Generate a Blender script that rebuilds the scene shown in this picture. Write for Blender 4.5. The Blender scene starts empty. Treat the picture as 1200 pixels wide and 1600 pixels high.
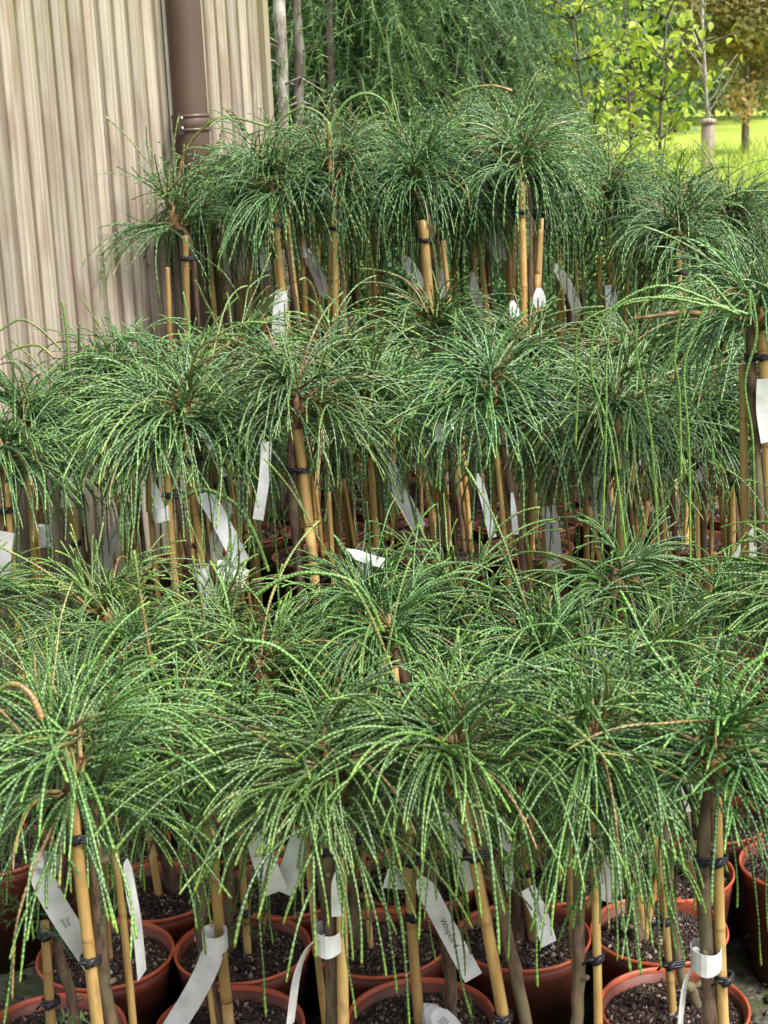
import bpy, math, random
import numpy as np
from mathutils import Vector, Matrix

S = bpy.context.scene
# ------------------------------------------------------------------ camera
F_PX, PITCH, ROLL, CAM_H = 2450.0, 13.9, -2.5, 1.64
cam = bpy.data.cameras.new('camera')
cam_o = bpy.data.objects.new('camera', cam)
S.collection.objects.link(cam_o)
S.camera = cam_o
cam.sensor_fit = 'VERTICAL'
cam.sensor_height = 24.0
cam.lens = 24.0 * F_PX / 1600.0
cam.clip_start = 0.05
cam.clip_end = 2000
ROT = Matrix.Rotation(math.radians(90 - PITCH), 3, 'X') @ Matrix.Rotation(math.radians(ROLL), 3, 'Z')
cam_o.matrix_world = Matrix.Translation((0, 0, CAM_H)) @ ROT.to_4x4()
cam.dof.use_dof = True
cam.dof.focus_distance = 3.2
cam.dof.aperture_fstop = 9.0
# ------------------------------------------------------------------ light
SUN_EL, SUN_AZ = 52.0, 128.0        # azimuth clockwise from +Y (the viewing direction)
W = bpy.data.worlds.new('World')
S.world = W
W.use_nodes = True
nt = W.node_tree
nt.nodes.clear()
sky = nt.nodes.new('ShaderNodeTexSky')
sky.sky_type = 'NISHITA'
sky.sun_disc = False
sky.sun_elevation = math.radians(SUN_EL)
sky.sun_rotation = math.radians(SUN_AZ)
sky.air_density = 1.0
sky.dust_density = 4.0
sky.ozone_density = 0.6
hs = nt.nodes.new('ShaderNodeHueSaturation')
hs.inputs['Saturation'].default_value = 0.45
bg = nt.nodes.new('ShaderNodeBackground')
bg.inputs['Strength'].default_value = 0.15
wo = nt.nodes.new('ShaderNodeOutputWorld')
nt.links.new(sky.outputs[0], hs.inputs['Color'])
nt.links.new(hs.outputs[0], bg.inputs['Color'])
nt.links.new(bg.outputs[0], wo.inputs['Surface'])
sl = bpy.data.lights.new('sun', 'SUN')
sl.energy = 2.4
sl.angle = math.radians(12.0)
sl.color = (1.0, 0.96, 0.9)
sun_o = bpy.data.objects.new('sun', sl)
S.collection.objects.link(sun_o)
a, e = math.radians(SUN_AZ), math.radians(SUN_EL)
sd = Vector((math.sin(a) * math.cos(e), math.cos(a) * math.cos(e), math.sin(e)))
sun_o.rotation_euler = sd.to_track_quat('Z', 'Y').to_euler()
S.view_settings.view_transform = 'Standard'
S.view_settings.look = 'None'
S.view_settings.gamma = 1.0
S.view_settings.use_curve_mapping = False
S.view_settings.exposure = 0.92
S.render.engine = 'CYCLES'
S.cycles.use_denoising = True
S.cycles.max_bounces = 6
S.cycles.diffuse_bounces = 3
S.cycles.glossy_bounces = 2
S.cycles.transmission_bounces = 3
S.cycles.caustics_reflective = False
S.cycles.caustics_refractive = False

rnd = random.Random(7)
PI = math.pi

def ray(px, py):
    return ROT @ Vector((px - 600.0, 800.0 - py, -F_PX))

def at(px, py, Y):                       # world point seen there at ground distance Y
    d = ray(px, py)
    t = Y / d.y
    return Vector((d.x * t, Y, CAM_H + d.z * t))

def at_z(px, py, z):
    d = ray(px, py)
    t = (z - CAM_H) / d.z
    return Vector((d.x * t, d.y * t, z))

# ------------------------------------------------------------------ helpers
def link(name, me, parent=None, loc=None, kind=None):
    o = bpy.data.objects.new(name, me)
    S.collection.objects.link(o)
    if parent: o.parent = parent
    if loc is not None: o.location = loc
    if kind: o['kind'] = kind
    return o

def thing(name, label, cat, loc=(0, 0, 0), group=None, me=None):
    o = link(name, me, None, loc)
    o['label'] = label
    o['category'] = cat
    if group: o['group'] = group
    return o

class MB:
    """collects verts, faces and a per-vertex colour attribute (tip, random, wood, length)"""
    def __init__(s):
        s.v, s.f4, s.f3, s.c, s.n, s.mi4, s.mi3 = [], [], [], [], 0, [], []
    def add(s, v, f4=None, f3=None, c=None, mi=0):
        v = np.asarray(v, dtype=np.float32).reshape(-1, 3)
        if f4 is not None and len(f4):
            f4 = np.asarray(f4, dtype=np.int32).reshape(-1, 4)
            s.f4.append(f4 + s.n); s.mi4.append(np.full(len(f4), mi, np.int32))
        if f3 is not None and len(f3):
            f3 = np.asarray(f3, dtype=np.int32).reshape(-1, 3)
            s.f3.append(f3 + s.n); s.mi3.append(np.full(len(f3), mi, np.int32))
        if c is None: c = np.zeros((len(v), 4), np.float32)
        c = np.asarray(c, dtype=np.float32)
        if c.ndim == 1: c = np.tile(c, (len(v), 1))
        s.v.append(v); s.c.append(c); s.n += len(v)
    def tube(s, P, R, sides=8, c=None, caps=True, knob=0.0, mi=0, twist=False):
        P = np.asarray(P, dtype=np.float64); N = len(P)
        R = np.broadcast_to(np.asarray(R, dtype=np.float64), (N,)).copy()
        if knob: R = R * (1 + knob * np.where(np.arange(N) % 2, 1, -1))
        T = np.gradient(P, axis=0)
        T /= np.linalg.norm(T, axis=1)[:, None] + 1e-12
        mean = T.mean(0)
        ref = np.array([0.31, 0.17, 0.93]) if abs(mean[2]) < 0.75 else np.array([0.93, 0.31, 0.05])
        A = np.cross(T, ref); A /= np.linalg.norm(A, axis=1)[:, None] + 1e-9
        B = np.cross(T, A)
        th = np.arange(sides) * 2 * PI / sides
        th = th[None, :] + (np.arange(N) % 2)[:, None] * (PI / sides if twist else 0)
        V = P[:, None, :] + R[:, None, None] * (np.cos(th)[:, :, None] * A[:, None, :] + np.sin(th)[:, :, None] * B[:, None, :])
        i = np.arange(N - 1)[:, None] * sides
        j = np.arange(sides)[None, :]; k = (j + 1) % sides
        F = np.stack([i + j, i + k, i + sides + k, i + sides + j], -1).reshape(-1, 4)
        V = V.reshape(-1, 3)
        F3 = None
        if c is not None:
            c = np.asarray(c, dtype=np.float32)
            if c.ndim == 2 and len(c) == N: c = np.repeat(c, sides, axis=0)
            elif c.ndim == 1: c = np.tile(c, (N * sides, 1))
        else: c = np.zeros((N * sides, 4), np.float32)
        if caps:
            tip = P[-1] + T[-1] * R[-1] * 0.3
            V = np.vstack([V, P[0], tip])
            c = np.vstack([c, c[0], c[-1]])
            a0, a1 = N * sides, N * sides + 1
            F3 = [(a0, (q + 1) % sides, q) for q in range(sides)]
            F3 += [(a1, (N - 1) * sides + q, (N - 1) * sides + (q + 1) % sides) for q in range(sides)]
        s.add(V, F, F3, c, mi)
    def box(s, lo, hi, c=None, mi=0):
        x0, y0, z0 = lo; x1, y1, z1 = hi
        V = [(x0,y0,z0),(x1,y0,z0),(x1,y1,z0),(x0,y1,z0),(x0,y0,z1),(x1,y0,z1),(x1,y1,z1),(x0,y1,z1)]
        F = [(0,3,2,1),(4,5,6,7),(0,1,5,4),(1,2,6,5),(2,3,7,6),(3,0,4,7)]
        s.add(V, F, None, c, mi)
    def lathe(s, prof, n=32, c=None, mi=0):
        prof = np.asarray(prof, dtype=np.float64); N = len(prof)
        th = np.arange(n) * 2 * PI / n
        V = np.stack([prof[:, 0][:, None] * np.cos(th), prof[:, 0][:, None] * np.sin(th),
                      np.broadcast_to(prof[:, 1][:, None], (N, n))], -1).reshape(-1, 3)
        i = np.arange(N - 1)[:, None] * n; j = np.arange(n)[None, :]; k = (j + 1) % n
        F = np.stack([i + j, i + k, i + n + k, i + n + j], -1).reshape(-1, 4)
        s.add(V, F, None, c, mi)
    def mesh(s, name, mats, smooth=True):
        V = np.concatenate(s.v)
        f4 = np.concatenate(s.f4) if s.f4 else np.zeros((0, 4), np.int32)
        f3 = np.concatenate(s.f3) if s.f3 else np.zeros((0, 3), np.int32)
        me = bpy.data.meshes.new(name)
        me.vertices.add(len(V)); me.vertices.foreach_set('co', V.ravel())
        nl = f4.size + f3.size
        me.loops.add(nl)
        me.loops.foreach_set('vertex_index', np.concatenate([f4.ravel(), f3.ravel()]))
        me.polygons.add(len(f4) + len(f3))
        st = np.concatenate([np.arange(len(f4)) * 4, len(f4) * 4 + np.arange(len(f3)) * 3]).astype(np.int32)
        me.polygons.foreach_set('loop_start', st)
        me.polygons.foreach_set('use_smooth', np.full(len(st), smooth))
        mi = np.concatenate((s.mi4 or [np.zeros(0, np.int32)]) + (s.mi3 or [np.zeros(0, np.int32)]))
        if not isinstance(mats, (list, tuple)): mats = [mats]
        for m in mats: me.materials.append(m)
        me.polygons.foreach_set('material_index', mi.astype(np.int32))
        at_ = me.color_attributes.new('col', 'FLOAT_COLOR', 'POINT')
        at_.data.foreach_set('color', np.concatenate(s.c).ravel())
        me.update(calc_edges=True)
        return me

# ------------------------------------------------------------------ materials
def mat(name, rough=0.7, spec=0.4):
    m = bpy.data.materials.new(name); m.use_nodes = True
    t = m.node_tree; b = t.nodes['Principled BSDF']
    b.inputs['Roughness'].default_value = rough
    b.inputs['Specular IOR Level'].default_value = spec
    return m, t, b
def N(t, typ, **kw):
    n = t.nodes.new(typ)
    for k, v in kw.items():
        if k.startswith('_'): setattr(n, k[1:], v)
        else: n.inputs[k].default_value = v
    return n
def L(t, a, b): t.links.new(a, b)
def mixc(t, fac, c1, c2, mode='MIX'):
    n = t.nodes.new('ShaderNodeMix'); n.data_type = 'RGBA'; n.blend_type = mode
    for sock, v in ((n.inputs[0], fac), (n.inputs[6], c1), (n.inputs[7], c2)):
        if hasattr(v, 'links'): t.links.new(v, sock)
        elif isinstance(v, (int, float)): sock.default_value = v
        else: sock.default_value = (*v, 1)
    return n.outputs[2]
def mth(t, op, a, b=0.0, c=None, clamp=False):
    n = t.nodes.new('ShaderNodeMath'); n.operation = op; n.use_clamp = clamp
    for k, v in enumerate((a, b) if c is None else (a, b, c)):
        if hasattr(v, 'links'): t.links.new(v, n.inputs[k])
        else: n.inputs[k].default_value = v
    return n.outputs[0]
def rampf(t, v, a, b):
    n = t.nodes.new('ShaderNodeMapRange'); n.clamp = True
    t.links.new(v, n.inputs[0]); n.inputs[1].default_value = a; n.inputs[2].default_value = b
    return n.outputs[0]
def noise(t, scale, detail=3.0, vec=None, rough=0.55, col=False):
    n = N(t, 'ShaderNodeTexNoise', Scale=scale, Detail=detail, Roughness=rough)
    if vec is not None: t.links.new(vec, n.inputs['Vector'])
    return n.outputs['Color' if col else 'Fac']
def coords(t, scale=(1, 1, 1), rndofs=True, kind='Object'):
    tc = t.nodes.new('ShaderNodeTexCoord')
    v = tc.outputs[kind]
    if rndofs:
        oi = t.nodes.new('ShaderNodeObjectInfo')
        cm = t.nodes.new('ShaderNodeCombineXYZ')
        r = mth(t, 'MULTIPLY', oi.outputs['Random'], 37.0)
        for k in range(3): L(t, r, cm.inputs[k])
        ad = t.nodes.new('ShaderNodeVectorMath'); ad.operation = 'ADD'
        L(t, v, ad.inputs[0]); L(t, cm.outputs[0], ad.inputs[1]); v = ad.outputs[0]
    mp = t.nodes.new('ShaderNodeMapping'); mp.inputs['Scale'].default_value = scale
    L(t, v, mp.inputs['Vector'])
    return mp.outputs[0]
def bump(t, b, h, strength=0.3, dist=0.002):
    n = N(t, 'ShaderNodeBump', Strength=strength, Distance=dist)
    L(t, h, n.inputs['Height']); L(t, n.outputs[0], b.inputs['Normal'])
def attr(t, name='col'):
    n = t.nodes.new('ShaderNodeAttribute'); n.attribute_name = name
    s = t.nodes.new('ShaderNodeSeparateColor'); L(t, n.outputs['Color'], s.inputs[0])
    return s.outputs[0], s.outputs[1], s.outputs[2], n.outputs['Alpha']
def objrand(t):
    return t.nodes.new('ShaderNodeObjectInfo').outputs['Random']

# whipcord strands: overlapping scale leaves, pale bloom and painted-in highlights on the scales, fresh yellow-green tips
def strand_material(name, dark, mid, pale, tipc, per=0.0058, amp=0.62):
    m, t, b = mat(name, 0.36, 0.6)
    tip, rn, wood, ln = attr(t)
    base = mixc(t, rampf(t, rn, 0.0, 1.0), dark, mid)
    wv = mth(t, 'SINE', mth(t, 'ADD', mth(t, 'MULTIPLY', ln, 2 * PI / per), mth(t, 'MULTIPLY', noise(t, 45.0, 2.0, coords(t)), 9.0)))
    sc = rampf(t, wv, -0.9, 0.8)
    n1 = noise(t, 260.0, 2.0, coords(t))
    bl = mth(t, 'MULTIPLY', sc, rampf(t, n1, 0.35, 0.62))
    base = mixc(t, mth(t, 'MULTIPLY', bl, amp), base, pale)
    base = mixc(t, mth(t, 'MULTIPLY', rampf(t, tip, 0.84, 1.02), 0.7), base, tipc)
    wc = mixc(t, rampf(t, noise(t, 60, 2, coords(t)), 0.35, 0.65), (0.10, 0.055, 0.03), (0.34, 0.19, 0.07))
    base = mixc(t, rampf(t, wood, 0.1, 0.9), base, wc)
    hv = t.nodes.new('ShaderNodeHueSaturation')
    L(t, base, hv.inputs['Color'])
    L(t, mth(t, 'ADD', mth(t, 'MULTIPLY', objrand(t), 0.45), 0.82), hv.inputs['Value'])
    L(t, mth(t, 'ADD', mth(t, 'MULTIPLY', mth(t, 'FRACT', mth(t, 'MULTIPLY', objrand(t), 7.3)), 0.035), 0.485), hv.inputs['Hue'])
    L(t, hv.outputs[0], b.inputs['Base Color'])
    bump(t, b, wv, 0.3, 0.0006)
    return m
M_strand2 = strand_material('whipcord_foliage_fine', (0.022, 0.070, 0.024), (0.10, 0.215, 0.04), (0.44, 0.60, 0.33), (0.24, 0.38, 0.06), 0.011, 0.40)
M_strand = strand_material('whipcord_foliage', (0.020, 0.066, 0.018), (0.095, 0.21, 0.028), (0.42, 0.58, 0.27), (0.24, 0.40, 0.05), 0.0062, 0.42)

def simple(name, c1, c2, scale=8.0, rough=0.7, spec=0.4, bs=0.0, stretch=(1, 1, 1), detail=4):
    m, t, b = mat(name, rough, spec)
    v = coords(t, stretch)
    n = noise(t, scale, detail, v)
    L(t, mixc(t, rampf(t, n, 0.35, 0.65), c1, c2), b.inputs['Base Color'])
    if bs: bump(t, b, n, bs, 0.003)
    return m
M_terra = simple('terracotta_plastic', (0.085, 0.026, 0.018), (0.22, 0.052, 0.027), 16, 0.5, 0.45, 0.15, stretch=(1, 1, .4), detail=8)
M_rimterra = simple('terracotta_plastic_rim', (0.36, 0.066, 0.028), (0.47, 0.10, 0.04), 20, 0.38, 0.5, 0.05)
M_tie = simple('black_rubber', (0.012, 0.012, 0.016), (0.025, 0.025, 0.032), 40, 0.45, 0.5)
M_label = simple('white_plastic_label', (0.60, 0.61, 0.59), (0.84, 0.85, 0.84), 22, 0.4, 0.5)
M_ink = simple('label_ink', (0.02, 0.02, 0.022), (0.03, 0.03, 0.03), 50, 0.6)

def bark_mat(name, c1, c2, c3):
    m, t, b = mat(name, 0.85, 0.2)
    v = coords(t, (1, 1, 0.25))
    n = noise(t, 90, 5, v, 0.65); n2 = noise(t, 11, 3, coords(t, (1, 1, 0.6)))
    c = mixc(t, rampf(t, n, 0.35, 0.65), c1, c2)
    c = mixc(t, rampf(t, n2, 0.52, 0.66), c, c3)
    L(t, c, b.inputs['Base Color']); bump(t, b, n, 0.8, 0.003)
    return m
M_stem = bark_mat('grey_brown_stem_bark', (0.06, 0.038, 0.028), (0.21, 0.135, 0.09), (0.16, 0.145, 0.08))
M_bark = bark_mat('tree_bark', (0.07, 0.055, 0.045), (0.18, 0.15, 0.12), (0.24, 0.22, 0.19))
M_palebark = bark_mat('pale_lichen_bark', (0.16, 0.13, 0.11), (0.42, 0.38, 0.33), (0.5, 0.48, 0.43))

def cane_material():
    m, t, b = mat('bamboo_cane', 0.42, 0.45)
    tip, rn, node, ln = attr(t)
    v = coords(t, (1, 1, 0.12))
    n = noise(t, 45, 4, v)
    c = mixc(t, rampf(t, n, 0.3, 0.7), (0.42, 0.24, 0.075), (0.70, 0.48, 0.18))
    r = objrand(t)
    c = mixc(t, mth(t, 'MULTIPLY', rampf(t, r, 0.35, 1.0), 0.55), c, (0.26, 0.16, 0.065))
    c = mixc(t, mth(t, 'MULTIPLY', rampf(t, noise(t, 6, 3, coords(t)), 0.55, 0.72), 0.6), c, (0.15, 0.14, 0.045))
    c = mixc(t, mth(t, 'MULTIPLY', node, 0.65), c, (0.20, 0.10, 0.04))
    c = mixc(t, mth(t, 'MULTIPLY', rampf(t, noise(t, 30, 5, coords(t, (1, 1, .4)), .7), 0.56, 0.68), 0.55), c, (0.17, 0.12, 0.07))
    L(t, c, b.inputs['Base Color'])
    L(t, rampf(t, n, -0.4, 1.6), b.inputs['Roughness'])
    bump(t, b, n, 0.25, 0.001)
    return m
M_cane = cane_material()

def soil_material():
    m, t, b = mat('potting_compost', 0.9, 0.25)
    v = coords(t)
    vo = N(t, 'ShaderNodeTexVoronoi', Scale=150.0); L(t, v, vo.inputs['Vector'])
    sp = t.nodes.new('ShaderNodeSeparateColor'); L(t, vo.outputs['Color'], sp.inputs[0])
    c = mixc(t, rampf(t, sp.outputs[0], 0.0, 0.8), (0.018, 0.012, 0.009), (0.085, 0.05, 0.035))
    c = mixc(t, rampf(t, sp.outputs[1], 0.86, 0.9), c, (0.30, 0.24, 0.18))
    L(t, c, b.inputs['Base Color'])
    bump(t, b, mth(t, 'ADD', sp.outputs[2], noise(t, 90, 3, v)), 0.8, 0.006)
    return m
M_soil = soil_material()
def chip_material():
    m, t, b = mat('bark_and_grit_chips', 0.8, 0.35)
    tip, rn, k, ln = attr(t)
    c = mixc(t, rampf(t, rn, 0.0, 0.9), (0.009, 0.006, 0.006), (0.075, 0.044, 0.034))
    c = mixc(t, rampf(t, rn, 0.88, 0.98), c, (0.34, 0.27, 0.21))
    L(t, c, b.inputs['Base Color'])
    return m
M_chip = chip_material()

def plank_material(name, tint, dark, green):
    m, t, b = mat(name, 0.72, 0.3)
    v = coords(t, (1, 1, 0.055))
    n = noise(t, 62, 6, v, 0.62)
    v2 = coords(t, (1, 1, 0.30)); n2 = noise(t, 7.5, 3, v2)
    v3 = coords(t, (2.2, 2.2, 0.55)); n3 = noise(t, 5.5, 2, v3)
    c = mixc(t, rampf(t, n, 0.32, 0.70), dark, tint)
    c = mixc(t, mth(t, 'MULTIPLY', rampf(t, n2, 0.54, 0.68), 0.6), c, (0.27, 0.205, 0.16))
    wv = N(t, 'ShaderNodeTexWave', Scale=9.0, Distortion=7.0, Detail=3.0); wv.inputs['Detail Scale'].default_value = 1.2
    wv.bands_direction = 'X'; L(t, coords(t, (1.3, 1.3, 0.09)), wv.inputs['Vector'])
    c = mixc(t, mth(t, 'MULTIPLY', rampf(t, wv.outputs['Fac'], 0.62, 0.98), 0.5), c, (0.20, 0.145, 0.105))
    c = mixc(t, mth(t, 'MULTIPLY', rampf(t, n3, 0.56, 0.70), 0.6), c, (0.22, 0.15, 0.11))
    kn = N(t, 'ShaderNodeTexVoronoi', Scale=3.0); L(t, coords(t, (1.5, 1.5, 0.55)), kn.inputs['Vector'])
    c = mixc(t, mth(t, 'MULTIPLY', rampf(t, kn.outputs['Distance'], 0.10, 0.03), 0.85), c, (0.13, 0.075, 0.05))
    tc = t.nodes.new('ShaderNodeTexCoord'); sz = t.nodes.new('ShaderNodeSeparateXYZ'); L(t, tc.outputs['Object'], sz.inputs[0])
    al = mth(t, 'MULTIPLY', rampf(t, mth(t, 'ADD', sz.outputs[2], mth(t, 'MULTIPLY', n2, 0.9)), 2.1, 2.5), green)
    c = mixc(t, al, c, (0.25, 0.24, 0.11))
    hv = t.nodes.new('ShaderNodeHueSaturation'); L(t, c, hv.inputs['Color'])
    L(t, mth(t, 'ADD', mth(t, 'MULTIPLY', objrand(t), 0.40), 0.76), hv.inputs['Value'])
    L(t, hv.outputs[0], b.inputs['Base Color'])
    bump(t, b, n, 0.45, 0.002)
    return m
M_plank = plank_material('weathered_timber_front', (0.46, 0.41, 0.335), (0.33, 0.285, 0.225), 0.10)
M_plank2 = plank_material('weathered_timber_back', (0.36, 0.315, 0.245), (0.24, 0.205, 0.155), 0.45)
M_pipe = simple('brown_painted_metal', (0.080, 0.050, 0.037), (0.11, 0.070, 0.052), 5, 0.38, 0.5)
M_bracket = simple('dark_bracket_metal', (0.03, 0.018, 0.016), (0.05, 0.03, 0.025), 9, 0.5, 0.5)
M_steel_lit_edge = simple('pale_metal_and_lit_edge', (0.6, 0.58, 0.55), (0.7, 0.68, 0.65), 9, 0.35, 0.6)  # bolts, and the painted lit plank edge beside the pipe
M_stone = simple('grey_stone', (0.25, 0.25, 0.24), (0.42, 0.42, 0.40), 6, 0.85, 0.3, 0.5)

def ground_material():
    m, t, b = mat('mossy_gravel', 0.95, 0.2)
    v = coords(t, rndofs=False)
    vo = N(t, 'ShaderNodeTexVoronoi', Scale=120.0); L(t, v, vo.inputs['Vector'])
    sp = t.nodes.new('ShaderNodeSeparateColor'); L(t, vo.outputs['Color'], sp.inputs[0])
    c = mixc(t, sp.outputs[0], (0.035, 0.03, 0.024), (0.16, 0.145, 0.12))
    c = mixc(t, rampf(t, noise(t, 25, 5, v), 0.42, 0.6), c, (0.06, 0.085, 0.03))
    L(t, c, b.inputs['Base Color']); bump(t, b, sp.outputs[1], 0.8, 0.006)
    return m
M_ground = ground_material()
def lawn_material():
    m, t, b = mat('mown_grass', 0.9, 0.15)
    v = coords(t, rndofs=False)
    n = noise(t, 0.5, 4, v); n2 = noise(t, 22, 6, v, 0.7)
    c = mixc(t, rampf(t, n, 0.3, 0.7), (0.36, 0.46, 0.07), (0.46, 0.53, 0.11))
    c = mixc(t, mth(t, 'MULTIPLY', rampf(t, n2, 0.35, 0.7), 0.6), c, (0.24, 0.35, 0.05))
    L(t, c, b.inputs['Base Color']); bump(t, b, n2, 0.6, 0.03)
    return m
M_lawn = lawn_material()

def leaf_material(name, c1, c2, c3, trans=0.35, rough=0.5):
    m, t, b = mat(name, rough, 0.35)
    tip, rn, k, ln = attr(t)
    r = mth(t, 'FRACT', mth(t, 'ADD', rn, objrand(t)))
    c = mixc(t, rampf(t, r, 0.0, 0.6), c1, c2)
    c = mixc(t, rampf(t, r, 0.72, 1.0), c, c3)
    L(t, c, b.inputs['Base Color'])
    tr = t.nodes.new('ShaderNodeBsdfTranslucent'); L(t, c, tr.inputs['Color'])
    ms = t.nodes.new('ShaderNodeMixShader'); ms.inputs[0].default_value = trans
    out = t.nodes['Material Output']
    L(t, b.outputs[0], ms.inputs[1]); L(t, tr.outputs[0], ms.inputs[2]); L(t, ms.outputs[0], out.inputs['Surface'])
    return m
M_needle = leaf_material('blue_green_needles', (0.060, 0.135, 0.058), (0.13, 0.24, 0.09), (0.40, 0.54, 0.16), 0.3)
M_lime = leaf_material('lime_young_leaves', (0.34, 0.50, 0.05), (0.50, 0.62, 0.07), (0.62, 0.68, 0.20), 0.5)
M_wood1 = leaf_material('dark_woodland_leaves', (0.06, 0.13, 0.055), (0.11, 0.22, 0.08), (0.22, 0.34, 0.11), 0.25)
M_wood2 = leaf_material('mid_woodland_leaves', (0.11, 0.20, 0.07), (0.20, 0.32, 0.10), (0.36, 0.46, 0.13), 0.3)
M_rust = leaf_material('rusty_olive_leaves', (0.30, 0.30, 0.14), (0.44, 0.37, 0.18), (0.66, 0.40, 0.15), 0.45)
M_hay = leaf_material('tall_meadow_grass', (0.22, 0.36, 0.04), (0.38, 0.50, 0.07), (0.52, 0.52, 0.16), 0.45)

# ------------------------------------------------------------------ terrain
def terrain_z(y):
    if y < 12: return 0.0
    return min(1.35, 0.032 * (y - 12)) if y < 60 else 1.35 + 0.01 * min(y - 60, 500)
def sheet(name, xs, ys, zf, m):
    V = [(x, y, zf(x, y)) for y in ys for x in xs]
    nx = len(xs)
    Fq = [(j * nx + i, j * nx + i + 1, (j + 1) * nx + i + 1, (j + 1) * nx + i) for j in range(len(ys) - 1) for i in range(nx - 1)]
    b = MB(); b.add(V, Fq)
    return link(name, b.mesh(name, m), kind='structure')
sheet('ground', [-600, -100, -20, -5, 0, 5, 20, 100, 600], [-600, -20, 0, 6, 9, 12, 16, 22, 30, 40, 50, 60, 100, 300, 900],
      lambda x, y: terrain_z(y), M_lawn)
sheet('gravel_bed', [-6, -2, 0, 2, 6], [-3, 0, 3, 6, 8.6], lambda x, y: 0.004, M_ground)

# ------------------------------------------------------------------ timber wall
wA, wB = at(60, 100, 4.65), at(370, 100, 5.95)
wd = Vector((wB.x - wA.x, wB.y - wA.y, 0)).normalized()
wn = Vector((wd.y, -wd.x, 0))                    # towards the plants
PER = 0.094
wall = thing('timber_wall', 'weathered board-on-board timber shed wall behind the plants on the left', 'wall', (wA.x, wA.y, 0))
wall.rotation_euler = (0, 0, math.atan2(wd.y, wd.x))
def plank_mesh(w, dep, h, bev):
    b = MB()
    # cross-section in x (along wall) and -y (towards viewer), extruded in z with a few rings
    pr = [(-w/2, 0.0), (-w/2, -dep + bev * 1.2), (-w/2 + bev, -dep), (-w/4, -dep - 0.0012), (w/4, -dep - 0.0012), (w/2 - bev, -dep), (w/2, -dep + bev * 1.2), (w/2, 0.0)]
    zs = np.linspace(0.02, h, 2)
    n = len(pr)
    V = [(x, y, z) for z in zs for x, y in pr]
    Fq = [(k * n + i, k * n + (i + 1) % n, (k + 1) * n + (i + 1) % n, (k + 1) * n + i) for k in range(len(zs) - 1) for i in range(n)]
    b.add(V, Fq)
    b.add([(x, y, h) for x, y in pr], None, [(0, i, i + 1) for i in range(1, n - 1)])
    return b
pm_front = [plank_mesh(0.052, 0.019, 2.9, 0.009).mesh('plank_front', M_plank, False)]
pm_back = [plank_mesh(0.060, 0.012, 2.88, 0.002).mesh('plank_back', M_plank2, False)]
u_end = (Vector((at(414, 100, 6.13).x, at(414, 100, 6.13).y, 0)) - Vector((wA.x, wA.y, 0))).dot(wd)
k0 = -int(1.7 / PER)
k = k0
while k * PER < u_end:
    o = link('plank', pm_back[0], wall, (k * PER + PER / 2, 0.004 - 0.0001 * (k % 3), 0))
    o = link('plank', pm_front[0], wall, (k * PER, -0.0095, 0))
    o.rotation_euler[1] = rnd.uniform(-0.0015, 0.0015)
    k += 1
b = MB(); b.box((k0 * PER - 0.1, 0.006, 0.0), (u_end, 0.12, 2.86)); link('wall_core', b.mesh('wall_core', M_plank2, False), wall)
# corner post and thin pale strip beside the pipe, painting a plank's lit edge
b = MB(); b.box((u_end + 0.002, -0.03, 0), (u_end + 0.05, 0.12, 2.9)); link('corner_post', b.mesh('corner_post', M_plank2, False), wall)
def on_wall(px, py, off=0.0):
    """intersection of a view ray with the wall face"""
    d = ray(px, py); o = Vector((0, 0, CAM_H)); p0 = Vector((wA.x, wA.y, 0)) + wn * off
    t = (p0 - o).dot(wn) / d.dot(wn)
    q = o + d * t
    return (Vector((q.x, q.y, 0)) - Vector((wA.x, wA.y, 0))).dot(wd), q
u_s, _ = on_wall(256, 60, 0.03)
b = MB(); b.box((u_s - 0.006, -0.046, 0.05), (u_s + 0.006, -0.034, 2.88)); link('lit_plank_edge', b.mesh('lit_plank_edge', M_steel_lit_edge, False), wall)
# down pipe
u_p, q_p = on_wall(287, 60, 0.09)
PR = 0.058
pq = Vector((wA.x, wA.y, 0)) + wd * u_p + wn * 0.095
pipe_t = thing('downpipe', 'round dark brown rainwater downpipe fixed to the timber wall', 'pipe', (pq.x, pq.y, 0))
pipe_t.rotation_euler = wall.rotation_euler
b = MB(); b.lathe([(PR, 0.05), (PR, 1.2), (PR, 2.0), (PR, 2.95)], 40); link('pipe', b.mesh('pipe', M_pipe), pipe_t)
zb = at(300, 192, q_p.y).z
b = MB()
for dz in (-0.022, 0.022):
    b.lathe([(PR + 0.001, zb + dz - 0.006), (PR + 0.006, zb + dz - 0.004), (PR + 0.006, zb + dz + 0.004), (PR + 0.001, zb + dz + 0.006)], 40)
b.lathe([(PR + 0.001, zb - 0.02), (PR + 0.003, zb - 0.018), (PR + 0.003, zb + 0.018), (PR + 0.001, zb + 0.02)], 40)
clip = link('pipe_clip', b.mesh('pipe_clip', M_pipe), pipe_t)
b = MB(); b.box((-PR - 0.050, -0.006, zb - 0.036), (-PR - 0.004, 0.006, zb + 0.036)); 
br = link('bracket', b.mesh('bracket', M_bracket, False), pipe_t)
b = MB(); b.box((PR + 0.002, -0.004, zb - 0.03), (PR + 0.014, 0.085, zb + 0.03)); link('bracket', b.mesh('bracket', M_bracket, False), pipe_t)
for dz in (-0.016, 0.016):
    b = MB(); b.tube([(-PR - 0.027, -0.007, zb + dz), (-PR - 0.027, -0.011, zb + dz)], 0.005, 10); link('bolt', b.mesh('bolt', M_steel_lit_edge), br)

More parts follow.
